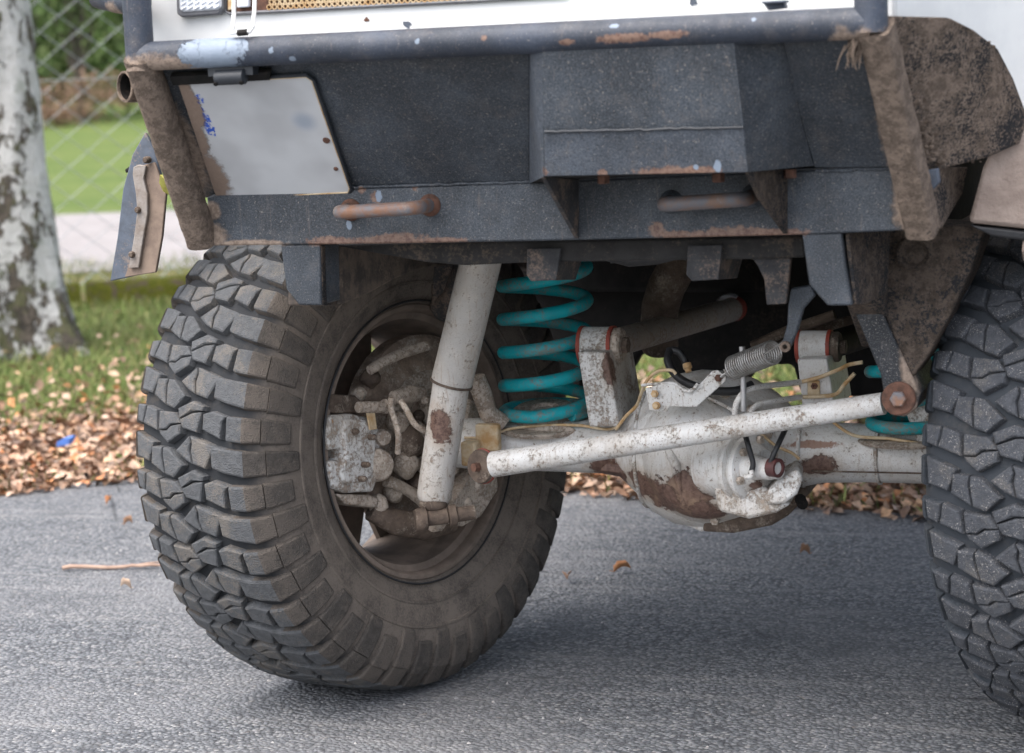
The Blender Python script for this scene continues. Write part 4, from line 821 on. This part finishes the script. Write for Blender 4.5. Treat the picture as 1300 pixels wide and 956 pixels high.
for (x0, y0, x1, y1, r) in ((470, 470, 540, 440, .010), (500, 505, 520, 600, .009), (525, 540, 575, 600, .014), (490, 610, 540, 640, .011)):
    mb = MB(); a, b = VW(x0, y0, .14), VW(x1, y1, .16); mb.tube([a+(b-a)*t+np.array([0, 0, .006*math.sin(t*3.1)]) for t in np.linspace(0, 1, 8)], r, 12); lumpy(mb, .002, 60, x0); part('knuckle_rib', mb, M_cake, truck)
for (x, y, u) in ((462, 608, .172), (452, 548, .166), (474, 555, .170), (466, 590, .172)):
    mb = MB(); mb.lathe(VW(x, y, u), AXL, [(-.01, .006), (.002, .006), (.003, .0042), (.006, .004), (.007, .0003)], 6); part('caliper_bolt', mb, M_grime, cal)
# steering arm and tie rod end below
wplate('steering_arm', [(566, 662), (572, 640), (590, 610), (604, 590), (632, 600), (634, 622), (612, 656), (590, 668)], .19, .045, M_cake, .006, None, .0012)
mb = MB(); mb.tube([VW(470, 650, .12), VW(500, 662, .14), VW(540, 668, .15), VW(575, 662, .16)], [.016, .024, .026, .02], 18); lumpy(mb, .003, 30); part('lower_knuckle', mb, M_grime, truck)
tdir = unit(np.array([.85, .5, .06])); tc = V(533, 660, .36); kk = mm(tc, .8)
mb = MB(); mb.lathe(tc, tdir, [(-.008, .0004), (-.008, 17*kk), (.0, 19*kk), (.012, 18*kk), (.014, 12*kk), (.022, 12*kk), (.05, 13*kk), (.052, 10*kk), (.054, 17*kk), (.066, 17*kk), (.068, 12*kk), (.10, 12*kk)], 26); lumpy(mb, .0008, 70); part('tie_rod_end', mb, M_grime, truck)
mb = MB(); mb.ball(V(550, 640, .39), .024, 16, 10, (1.1, 1, .7)); part('ball_joint_boot', mb, M_grime, truck)
wplate('spring_link_arm', [(596, 505), (622, 520), (632, 560), (600, 575), (590, 545)], .20, .03, M_cake, .006, None, .0015)
mb = MB(); mb.tube([V(604, 480, .50), V(612, 500, .51), V(620, 525, .52), V(640, 540, .53)], .018, 12); lumpy(mb, .002, 50); part('axle_lug', mb, M_cake, truck)
mb = MB(); mb.box(V(620, 555, .50), (.045, .02, .05)); mb.box(V(598, 575, .47), (.03, .03, .045)); part('axle_clamp', mb, M_cream, truck, .004)

# ------------------------------------------------------------------ the setting
EU, EW = np.array([math.cos(PSI), math.sin(PSI)]), np.array([-math.sin(PSI), math.cos(PSI)])
def uw(p): q = np.asarray(p)[:2]-CAM[:2]; return float(q@EU), float(q@EW)
def terr(w): 
    w = np.asarray(w, float); return np.where(w > 20, (np.minimum(w, 150)-20)*.021, 0)+np.where(w > 150, (np.minimum(w, 400)-150)*.01, 0)
def G(u, w, z=0.0): p = CAM[:2]+EU*u+EW*w; return np.array([p[0], p[1], z+float(terr(w))])
EDGE = [uw(VG(x, y)) for x, y in ((-160, 660), (0, 628), (90, 614), (178, 606), (740, 624), (1100, 648), (1300, 664))]
EDGE = [(-60, EDGE[0][1]-1.5), (-12, EDGE[0][1]-.6)]+EDGE+[(12, EDGE[-1][1]-.3), (60, EDGE[-1][1]-1)]
EU_, EW_ = np.array(EDGE).T
def edge(u): return np.interp(u, EU_, EW_)
def sheet(name, w0, w1, us, nw, z, m):
    vs = []; nu = len(us)
    for j in range(nw+1):
        for u in us:
            a, b = w0(u), w1(u); w = a+(b-a)*j/nw; vs.append(G(u, w, z))
    mb = MB(); mb.add(vs, [(j*nu+i, j*nu+i+1, (j+1)*nu+i+1, (j+1)*nu+i) for j in range(nw) for i in range(nu-1)])
    return tag(part(name, mb, m, None), kind='structure')
def mat_asphalt():
    N = NT('weathered_asphalt'); v = N.vor(122); cell = N.n('ShaderNodeTexVoronoi'); N.put(cell.inputs['Vector'], N.pos); cell.inputs['Scale'].default_value = 122
    cs = N.n('ShaderNodeSeparateColor'); N.put(cs.inputs[0], cell.outputs['Color']); r = cs.outputs[0]
    a = N.noise(1.6, 5, .6); b = N.noise(9, 5, .65)
    c = N.mix((.088, .094, .104), (.205, .212, .222), N.step(r, .1, .9)); c = N.mix(c, (.28, .275, .27), N.math('MULTIPLY', N.step(r, .84, .94), .8)); c = N.mix(c, (.045, .047, .052), N.math('MULTIPLY', N.step(v, .45, .75), .8))
    c = N.mix(c, (.20, .20, .205), N.math('MULTIPLY', N.step(a, .40, .70), .5)); c = N.mix(c, (.095, .10, .115), N.math('MULTIPLY', N.step(b, .55, .75), .45))
    s = N.step(N.noise(30, 5, .75, off=(3, 3, 1)), .60, .70); c = N.mix(c, (.27, .235, .20), N.math('MULTIPLY', s, .6)); tr = N.noise(3, 5, .65, vec=N.vmap((.5, 5, 1), (0, 0, .15))); c = N.mix(c, (.27, .265, .26), N.math('MULTIPLY', N.step(tr, .52, .70), .45)); c = N.mix(c, (.07, .074, .082), N.math('MULTIPLY', N.step(N.noise(2.2, 5, .7, off=(7, 1, 0)), .56, .68), .5))
    cr = N.step(N.vor(1.1, 'DISTANCE_TO_EDGE', vec=N.vmap((1, 1, 0))), .0, .010, 1, 0); cr = N.math('MULTIPLY', cr, N.step(N.noise(.9, 3, .6, off=(2, 5, 0)), .50, .58)); c = N.mix(c, (.035, .036, .04), N.math('MULTIPLY', cr, .75))
    N.bump(N.math('ADD', N.math('SUBTRACT', 1.0, v), N.math('MULTIPLY', r, .6)), .0045)
    return N.out(c, .8, 0, .4)
def mat_ground(name, c1, c2, c3, sc, bd=.01):
    N = NT(name); a = N.noise(sc, 6, .7); b = N.noise(sc*7, 5, .7); c = N.mix(c1, c2, N.step(a, .38, .64)); c = N.mix(c, c3, N.math('MULTIPLY', N.step(b, .5, .7), .7)); N.bump(b, bd); return N.out(c, .95, 0, .15)
def mat_tint(name, dim=1.0, rough=.7, trans=0.0):
    N = NT(name); at = N.n('ShaderNodeAttribute'); at.attribute_name = 'tint'; c = N.mix(at.outputs['Color'], at.outputs['Color'], 0.0)
    a = N.noise(60, 3, .6); k = N.n('ShaderNodeHueSaturation'); N.put(k.inputs['Color'], at.outputs['Color']); N.put(k.inputs['Value'], N.step(a, .3, .7, .75, 1.2)); m = N.out(k.outputs[0], rough, 0, .3)
    if trans: N.b.inputs['Transmission Weight'].default_value = 0; N.b.inputs['Subsurface Weight'].default_value = 0
    return m
us = np.concatenate([[-60, -30, -18], np.arange(-12, 8.1, .25), [12, 20, 35, 60]])
sheet('road', lambda u: -25.0, lambda u: edge(u)+.02*math.sin(u*9)+.015*math.sin(u*23+1), us, 40, 0.0, mat_asphalt())
M_turf = mat_ground('verge_turf', (.075, .115, .03), (.13, .15, .05), (.17, .12, .07), 3.0)
M_litter = mat_ground('leafy_soil', (.22, .13, .08), (.13, .085, .055), (.34, .21, .13), 14.0)
usf = np.concatenate([np.linspace(-700, -60, 12), np.linspace(-50, 50, 41), np.linspace(60, 700, 12)])
k0, k1 = VG(98, 390), VG(218, 380.5); (ku0, kw0), (ku1, kw1) = uw(k0), uw(k1)
def kerb(u): return kw0+(u-ku0)*(kw1-kw0)/(ku1-ku0)*.5
LB = 1.38
sheet('leaf_litter_strip', lambda u: edge(u)-.12, lambda u: edge(u)+LB+.15, us, 6, -.012, M_litter)
sheet('grass_verge', lambda u: edge(u)+LB-.1, lambda u: kerb(u)+.10, us, 10, -.006, M_turf)
pw = lambda x, y: uw(VG(x, y))[1]
W1, W2 = pw(140, 340), pw(140, 268)
sheet('leafy_strip', lambda u: kerb(u)-.05, lambda u: max(W1, kerb(u)+.3), us, 6, -.02, mat_ground('leafy_grass', (.16, .13, .06), (.10, .13, .045), (.27, .17, .10), 5.0))
sheet('gravel_path', lambda u: max(W1, kerb(u)+.3)-.1, lambda u: W2, us, 8, -.012, mat_ground('pale_gravel', (.30, .28, .275), (.245, .225, .22), (.35, .33, .32), 2.2, .006))
sheet('lawn', lambda u: W2-.1, lambda u: 640.0, usf, 130, -.02, mat_ground('yellow_green_lawn', (.085, .125, .032), (.115, .150, .042), (.15, .165, .07), .8, .02))  # yellow-green turf colour, varied at random
mb = MB(); L_ = 1500; mb.add([(-L_, -L_, -.06), (L_, -L_, -.06), (L_, L_, -.06), (-L_, L_, -.06)], [(0, 1, 2, 3)]); tag(part('ground', mb, M_turf, None), kind='structure')

def cloud(name, P, N_, U_, L, Wd, cols, m, fold=.25, parent=None, kind='stuff'):
    """many small folded leaves: P centres, N_ normals, U_ long axes (n,3); four-point leaf folded on its midrib"""
    n = len(P); Vv_ = np.cross(N_, U_); L = L[:, None]; Wd = Wd[:, None]
    tip, base = P+U_*L*.5, P-U_*L*.5; a, b = P+Vv_*Wd*.5+N_*Wd*fold-U_*L*.06, P-Vv_*Wd*.5+N_*Wd*fold-U_*L*.06
    v = np.stack([base, a, tip, b], 1).reshape(-1, 3); i = np.arange(n)*4
    f = np.stack([i, i+1, i+2, i, i+2, i+3], 1).reshape(-1, 3)
    me = bpy.data.meshes.new(name); me.vertices.add(len(v)); me.vertices.foreach_set('co', v.ravel()); me.loops.add(f.size); me.loops.foreach_set('vertex_index', f.ravel())
    me.polygons.add(len(f)); me.polygons.foreach_set('loop_start', np.arange(len(f))*3); me.update(calc_edges=True)
    at = me.attributes.new('tint', 'FLOAT_COLOR', 'POINT'); c4 = np.concatenate([np.repeat(cols, 4, 0), np.ones((4*n, 1))], 1); at.data.foreach_set('color', c4.ravel().astype(np.float32))
    o = link(name, me, m, parent)
    if kind: tag(o, kind=kind)
    return o
def rndunit(n, up=0.0):
    q = rng.normal(size=(n, 3)); q[:, 2] = np.abs(q[:, 2])*(1 if up else 1)+up; return q/np.linalg.norm(q, axis=1, keepdims=True)
def ortho(N_):
    q = rng.normal(size=N_.shape); q -= N_*np.sum(q*N_, 1, keepdims=True); return q/np.linalg.norm(q, axis=1, keepdims=True)
def GG(u, w, z): return np.stack([CAM[0]+EU[0]*u+EW[0]*w, CAM[1]+EU[1]*u+EW[1]*w, z+terr(w)], 1)
def pal(n, cs, var=.25):
    cs = np.array(cs); c = cs[rng.integers(0, len(cs), n)]; return np.clip(c*(1+rng.normal(0, var, (n, 1))), .01, .9)
LEAFC = [(.42, .27, .19), (.46, .33, .25), (.34, .20, .13), (.48, .33, .23), (.44, .20, .09), (.24, .15, .10), (.50, .32, .20), (.43, .30, .22), (.18, .12, .09)]
M_leaf = mat_tint('dry_leaf'); M_blade = mat_tint('grass_blade'); M_fol = mat_tint('foliage')
n = 42000
u = rng.uniform(-7, 5, n); w = edge(u)-.10+(LB+.25)*rng.beta(1.15, 1.25, n); nr = rndunit(n, 1.3)
cloud('leaf_litter', GG(u, w, rng.uniform(.0, .035, n)), nr, ortho(nr), rng.uniform(.022, .060, n), rng.uniform(.014, .040, n), pal(n, LEAFC, .32), M_leaf)
n = 4200
u = rng.uniform(-7, 5, n); w = edge(u)+LB+rng.exponential(.7, n); w = np.where(w > kerb(u)-.1, kerb(u)+rng.uniform(-.5, 1.3, n), w); nr = rndunit(n, .7)
cloud('scattered_leaves', GG(u, w, rng.uniform(.015, .06, n)), nr, ortho(nr), rng.uniform(.025, .06, n), rng.uniform(.016, .04, n), pal(n, LEAFC), M_leaf)
def blades(name, n, u0, u1, wf, hmin, hmax, cols, wd=.006):
    u = rng.uniform(u0, u1, n); w = wf(u, rng.random(n)); d = rng.normal(size=(n, 3))*.45; d[:, 2] = 1; d /= np.linalg.norm(d, axis=1, keepdims=True)
    h = rng.uniform(hmin, hmax, n); P = GG(u, w, 0*u)+d*h[:, None]*.5; q = ortho(d)
    return cloud(name, P, q, d, h, np.full(n, wd), pal(n, cols, .3), M_blade, .1)
GR = [(.10, .155, .035), (.14, .19, .05), (.19, .215, .07), (.25, .23, .10), (.12, .14, .045)]
blades('grass', 75000, -6.5, 4, lambda u, t: edge(u)+LB-.25+(kerb(u)-edge(u)-LB+.3)*t, .03, .085, GR)
blades('grass', 9000, -6.5, 4, lambda u, t: kerb(u)+.2+(W1-kerb(u)+.2)*t*.9, .05, .14, GR)
blades('grass', 2200, -6.5, 4, lambda u, t: edge(u)-.02+.5*t*t, .03, .08, GR)

# mossy kerb of separate stones
kb = tag(empty('mossy_kerb', tuple(G(ku0, kerb(ku0)))), 'low moss covered kerb running past the birch at the foot of the wire fence', 'kerb')
N = NT('moss'); a_ = N.noise(22, 6, .7); z_ = N.sep()[2]
cm = N.mix((.055, .068, .010), (.125, .125, .018), N.step(N.noise(70, 5, .7), .35, .65)); cm = N.mix(cm, (.10, .075, .06), N.step(a_, .50, .62)); N.bump(N.noise(90, 5, .7), .02); M_moss = N.out(cm, .95, 0, .1)
x = -5.6
while x < 4.5:
    l = .62+.1*rng.random(); mb = MB(); a, b = G(x, kerb(x)), G(x+l-.02, kerb(x+l-.02)); d = unit(b-a); q = np.cross(Zv, d)
    pr = [(-.07, -.03), (-.065, .09), (-.04, .13), (.03, .135), (.06, .11), (.07, -.03)]; n0 = len(pr); m_ = 8
    vs = [a+d*l*j/m_*.98+q*(o+rng.normal(0, .004))+Zv*(h+rng.normal(0, .005)) for j in range(m_+1) for o, h in pr]
    mb.add(vs, [(j*n0+k, j*n0+(k+1) % n0, (j+1)*n0+(k+1) % n0, (j+1)*n0+k) for j in range(m_) for k in range(n0)]+[tuple(range(n0)), tuple(range(m_*n0, m_*n0+n0))]); part('kerb_stone', mb, M_moss, kb); x += l

# chain link fence
FWD = lambda u: kerb(u)+.75
fen = tag(empty('chain_link_fence', tuple(G(-4.2, FWD(-4.2)))), 'grey chain link fence standing between the birch and the pale path', 'fence')
M_wire = mat_simple('galvanised_wire', (.36, .385, .40), (.30, .325, .34), 30, .5, .4); mb = MB(); pitch = .105; Hf = 2.3; uu = np.arange(-7.0, 3.0, pitch)
for i, x in enumerate(uu):
    pts = []; nz = int(Hf/(pitch*.80))
    for j in range(nz+1):
        xx = x+(pitch*.5 if (i+j) % 2 else -pitch*.5)*.98; pts.append(G(xx, FWD(xx)+(.004 if j % 2 else -.004), .04+j*pitch*.80))
    mb.tube(pts, .0031, 4, False)
o = part('wire_mesh', mb, M_wire, fen); tag(o, kind='stuff')
for z in (.06, 1.2, 2.3):
    mb = MB(); mb.tube([G(x, FWD(x)-.012, z) for x in np.linspace(-7, 3, 12)], .0026, 6); part('tension_wire', mb, M_wire, fen)
for x in (-6.6, 0.6, 2.9):
    mb = MB(); mb.tube([G(x, FWD(x)+.04, -.05), G(x, FWD(x)+.04, 2.36), G(x, FWD(x)+.04, 2.38)], [.03, .03, .015], 14); part('fence_post', mb, M_wire, fen)

# birch
bb = VG(10, 447); bu, bw = uw(bb); bir = tag(empty('birch_tree', tuple(bb)), 'old silver birch with black cracked bark and peeling white patches at the left edge', 'tree')
def mat_birch():
    N = NT('birch_bark'); z = N.sep()[2]; a = N.noise(6.5, 6, .68, vec=N.vmap((1, 1, .55))); b = N.noise(28, 6, .72, vec=N.vmap((1, 1, .6)));
    lent = N.noise(6, 3, .6, vec=N.vmap((1.0, 1.0, 7.0)))
    low = N.step(z, .0, .8, .035, 0.0)
    k = N.math('ADD', N.math('ADD', N.math('MULTIPLY', a, .62), N.math('MULTIPLY', b, .38)), low)
    dk = N.step(k, .505, .53); c = N.mix((.56, .55, .53), (.68, .67, .65), N.step(b, .4, .6)); c = N.mix(c, (.33, .36, .30), N.math('MULTIPLY', N.step(N.noise(9, 4, .6, off=(4, 0, 2)), .55, .68), .6))
    dc_ = N.mix((.050, .043, .036), (.14, .115, .092), N.step(b, .42, .62)); dc_ = N.mix(dc_, (.13, .135, .06), N.math('MULTIPLY', N.step(N.noise(12, 4, .6, off=(1, 7, 3)), .48, .62), .7)); c = N.mix(c, dc_, dk)
    c = N.mix(c, (.10, .09, .075), N.math('MULTIPLY', N.step(lent, .63, .70), .8))
    N.bump(N.math('ADD', N.math('MULTIPLY', dk, .8), b), .03); return N.out(c, .85, 0, .25)
M_birch = mat_birch(); from mathutils import noise as mn
sc = mm(bb, 1.0); vs = []; nn_, nz = 48, 60
edges_px = [(430, 100), (400, 92), (350, 82), (300, 74), (240, 65), (150, 54), (0, 44), (-300, 36)]
for j in range(nz+1):
    z = -.05+9.0*(j/nz)**1.6
    r = np.interp(z, [-.05, 0, .1, .25, .45, .7, 1.1, 1.6, 2.8, 9], [.40, .345, .31, .275, .25, .225, .195, .175, .155, .07])
    for k in range(nn_):
        t = 2*math.pi*k/nn_; fl = 1+(.16*math.cos(5*t+.6)+.07*math.cos(9*t))*math.exp(-max(z, 0)/.35)
        q = Vector((math.cos(t)*3, math.sin(t)*3, z*2.2)); d = mn.noise(q)*.02+mn.noise(q*4)*.010
        p = bb+np.array([math.cos(t), math.sin(t), 0])*(r*fl+d)+np.array([.02*z, .0, z]); vs.append(p)
mb = MB(); mb.add(vs, [(j*nn_+k, j*nn_+(k+1) % nn_, (j+1)*nn_+(k+1) % nn_, (j+1)*nn_+k) for j in range(nz) for k in range(nn_)]); part('trunk', mb, M_birch, bir)
tips = []; r_ = np.random.default_rng(4)
for i in range(22):
    z = 3.0+5.6*r_.random(); a = r_.random()*6.28; p = bb+np.array([.02*z, 0, z]); d = np.array([math.cos(a), math.sin(a), .9]); pts = [p]; L = .5+1.6*(9-z)/6
    for s_ in range(7): p = p+d*L/6; d = unit(d+np.array([0, 0, -.22])+r_.normal(0, .12, 3)); pts.append(p)
    mb = MB(); mb.tube(pts, np.linspace(.035, .006, 8), 7); part('limb', mb, M_birch, bir); tips += pts[2:]
P = np.repeat(np.array(tips), 45, 0); P = P+rng.normal(0, .22, P.shape)-np.array([0, 0, 1.])*rng.exponential(.3, (len(P), 1)); nr = rndunit(len(P))
cloud('crown', P, nr, ortho(nr), np.full(len(P), .055), np.full(len(P), .04), pal(len(P), [(.20, .17, .03), (.13, .15, .03), (.28, .20, .04)]), M_fol, .2, bir, None)

# shrubs and trees along the far side of the lawn
M_bark = mat_simple('grey_bark', (.10, .085, .07), (.06, .05, .042), 9, .9, 0, .01)
def shrub(name, u, w, h, r, cols, label, n, leaf, cat='shrub', grp=None, stem=.12):
    b0 = G(u, w, -.02); o = tag(empty(name, tuple(b0)), label, cat, grp); mb = MB(); cl = []
    mb.tube([b0, b0+Zv*h*.35, b0+Zv*h*.7], [stem, stem*.7, stem*.3], 8)
    for i in range(9):
        a = rng.random()*6.28; e = b0+np.array([math.cos(a)*r*.6, math.sin(a)*r*.6, h*(.3+.6*rng.random())]); mb.tube([b0+Zv*h*.12, (b0+e)/2+Zv*h*.1, e], [stem*.5, stem*.35, .01], 6)
    part('trunk' if cat == 'tree' else 'stems', mb, M_bark, o)
    c = []
    for i in range(26):
        a = rng.random()*6.28; q = rng.random()**.5; zz = rng.uniform(.10, .95); c.append(b0+np.array([math.cos(a)*r*q, math.sin(a)*r*q, h*zz])*np.array([1, 1, 1]))
    c = np.array(c); P = c[rng.integers(0, len(c), n)]+rng.normal(0, 1, (n, 3))*np.array([r*.2, r*.2, h*.09]); P[:, 2] = np.maximum(P[:, 2], b0[2]+.02); nr = rndunit(n)
    ck = pal(26, cols, .25); idx = rng.integers(0, 26, n)
    cloud('foliage' if cat == 'shrub' else 'crown', P, nr, ortho(nr), rng.uniform(.6, 1.3, n)*leaf, rng.uniform(.5, 1, n)*leaf*.7, np.clip(pal(n, cols, .25)*.6+ck[idx]*.4, .01, .6), M_fol, .2, o, None)
    return o
uc = uw(VG(105, 300)); su = uc[0]/uc[1]*46
GD = [(.04, .075, .022), (.065, .11, .03), (.09, .13, .035)]; GM = [(.10, .16, .045), (.07, .12, .035), (.13, .17, .06)]; BR = [(.26, .15, .10), (.19, .11, .075), (.32, .21, .15), (.14, .12, .06)]
k = 0
for i, (du, w, h, r, cols, lab, n, name) in enumerate([
    (-1.0, 46, 5.2, 1.6, GD, 'dark green shrub right beside the birch trunk far behind the fence', 5200, 'green_shrub'),
    (.55, 44, 4.6, 1.0, GM, 'light green shrub seen through the wire just left of the truck', 4200, 'green_shrub'),
    (2.4, 47, 6.0, 1.7, GD, 'dark shrub half hidden behind the truck corner', 5200, 'green_shrub')]):
    shrub(name, su+du, w, h, r, cols, lab, n, .15, grp='shrubs along the far side of the lawn')
n = 60000; u = rng.uniform(-75, 60, n); w = 62+rng.normal(0, 3.5, n); z = 9*rng.beta(1.3, 1.6, n)*(.75+.25*np.sin(u*.35)+.15*np.sin(u*1.1+1)); nr = rndunit(n)
cloud('distant_wood', GG(u, w, z), nr, ortho(nr), rng.uniform(.3, .7, n), rng.uniform(.25, .5, n), pal(n, GD+GM, .3), M_fol)
for i, du in enumerate((-.55, .95)):
    shrub('russet_bush', su+du, 41.5+.4*i, .95, 1.15, BR, ['low russet bush at the lawn edge beside the birch', 'low russet bush at the lawn edge beside the truck'][i], 1700, .10, grp='russet bushes edging the lawn', stem=.03)
shrub('broad_tree', su*1.45-.5, 66, 13, 4.2, GM, 'tall leafy tree behind the shrubs in the gap between birch and truck', 6000, .45, 'tree', None, .3)

# small things lying about
def leaf_thing(px, py, l, ang, col, name='fallen_leaf'):
    p = VG(px, py, .004); d = np.array([math.cos(ang), math.sin(ang), 0]); q = np.array([-d[1], d[0], 0]); n_ = 9; vs = []; r_ = np.random.default_rng(int(px*3+py))
    for i in range(n_):
        t = i/(n_-1); wd = l*.30*math.sin(math.pi*min(1, t*1.05+.02))**.8+.0006; up = .012*math.sin(t*2.6)+.002; cu = .010+.008*r_.random()
        for s_ in (-1, -.5, 0, .5, 1): vs.append(p+d*(t-.5)*l+q*wd*s_+Zv*(up+cu*abs(s_)**1.5*(1 if t < .95 else .3)))
    mb = MB(); mb.add(vs, [(i*5+k, i*5+k+1, i*5+k+6, i*5+k+5) for i in range(n_-1) for k in range(4)]); st = p-d*l*.5
    mb.tube([st+Zv*.004, st-d*l*.25+Zv*.007], .0009, 5)
    o = part(name, mb, col, None); o.modifiers.new('thick', 'SOLIDIFY').thickness = .0007; return o
LM = [mat_simple('leaf_brown', (.30, .17, .10), (.22, .12, .07), 60, .8), mat_simple('leaf_orange', (.42, .20, .09), (.34, .15, .06), 60, .8), mat_simple('leaf_pale', (.44, .33, .25), (.35, .25, .18), 60, .8)]
for i, (x, y, l, lab) in enumerate(((163, 668, .026, 'small dry leaf on the asphalt beside the left tyre, near its tread'), (138, 641, .028, 'small dry leaf on the asphalt just below the leaf litter'), (160, 749, .024, 'small dry leaf on the asphalt just below the twig'),
    (720, 739, .034, 'orange dry leaf on the asphalt close to the right of the left tyre'), (790, 727, .040, 'dry brown leaf on the asphalt below the differential'), (1052, 648, .040, 'dry leaf clump on the asphalt right of the differential near the leaf litter'), (1022, 706, .026, 'small dry leaf on the open asphalt left of the gritty tyre'))):
    o = leaf_thing(x, y, l, i*1.7, LM[i % 3]); tag(o, lab, 'leaf', 'single leaves lying on the road')
a, b = VG(79, 721, .008), VG(203, 718, .008); mb = MB(); r_ = np.random.default_rng(2)
mb.tube([a+(b-a)*t+np.array([0, 0, .002*math.sin(t*9)])+r_.normal(0, .0018, 3)*np.array([1, 1, .3]) for t in np.linspace(0, 1, 12)], np.linspace(.0055, .0035, 12), 8)
c = a+(b-a)*.72; mb.tube([c, c+np.array([.03, .02, .004]), c+np.array([.06, .05, .003])], [.003, .0025, .0015], 6)
tag(part('twig', mb, mat_simple('pale_twig', (.42, .29, .22), (.30, .20, .15), 40, .8), None), 'thin straight brown twig lying on the asphalt left of the tyre', 'twig')
p = VG(80, 567, .04); mb = MB(); vs = [p+EU3*x+np.array([0, 0, z]) for EU3 in [np.array([EU[0], EU[1], 0])] for x, z in ((-.022, .0), (.018, .005), (.024, .026), (.002, .024), (-.018, .016))]
mb.prism(vs, (0.008, .02, .006)); tag(part('plastic_scrap', mb, mat_simple('blue_plastic', (.10, .22, .62), (.08, .18, .5), 40, .35), None), 'small bright blue plastic scrap among the brown leaves', 'litter')
mb = MB(); vs = [P3(q) for q in [(203, 222, .10), (209, 228, .10), (214, 240, .11), (213, 247, .11), (207, 243, .10), (202, 232, .10)]]; mb.prism(vs, (.002, .004, 0)); tag(part('yellow_leaf', mb, mat_simple('yellow_leaf', (.52, .50, .12), (.46, .42, .10), 60, .6), None), 'yellow green leaf caught behind the muddy slanted bumper tube', 'leaf')
# loose grit on the road
n = 5000
u = rng.uniform(-2.6, 1.6, n); w = rng.uniform(2.6, 6.0, n); P = GG(u, w, 0*u); mb = MB()
oct_v = np.array([(1, 0, 0), (-1, 0, 0), (0, 1, 0), (0, -1, 0), (0, 0, 1), (0, 0, -.3)]); oct_f = [(0, 2, 4), (2, 1, 4), (1, 3, 4), (3, 0, 4), (2, 0, 5), (1, 2, 5), (3, 1, 5), (0, 3, 5)]
for p in P: s_ = min(.007, .0012+abs(rng.normal(0, .0014))); mb.add(p+oct_v*s_*rng.uniform(.6, 1.3, (1, 3)), oct_f)
N = NT('road_grit'); cs = N.n('ShaderNodeSeparateColor'); cell = N.n('ShaderNodeTexVoronoi'); N.put(cell.inputs['Vector'], N.pos); cell.inputs['Scale'].default_value = 60; N.put(cs.inputs[0], cell.outputs['Color'])
tag(part('road_grit', mb, N.out(N.mix((.15, .155, .17), (.40, .38, .36), N.step(cs.outputs[0], .55, 1.0)), .8), None, 0, False), kind='stuff')
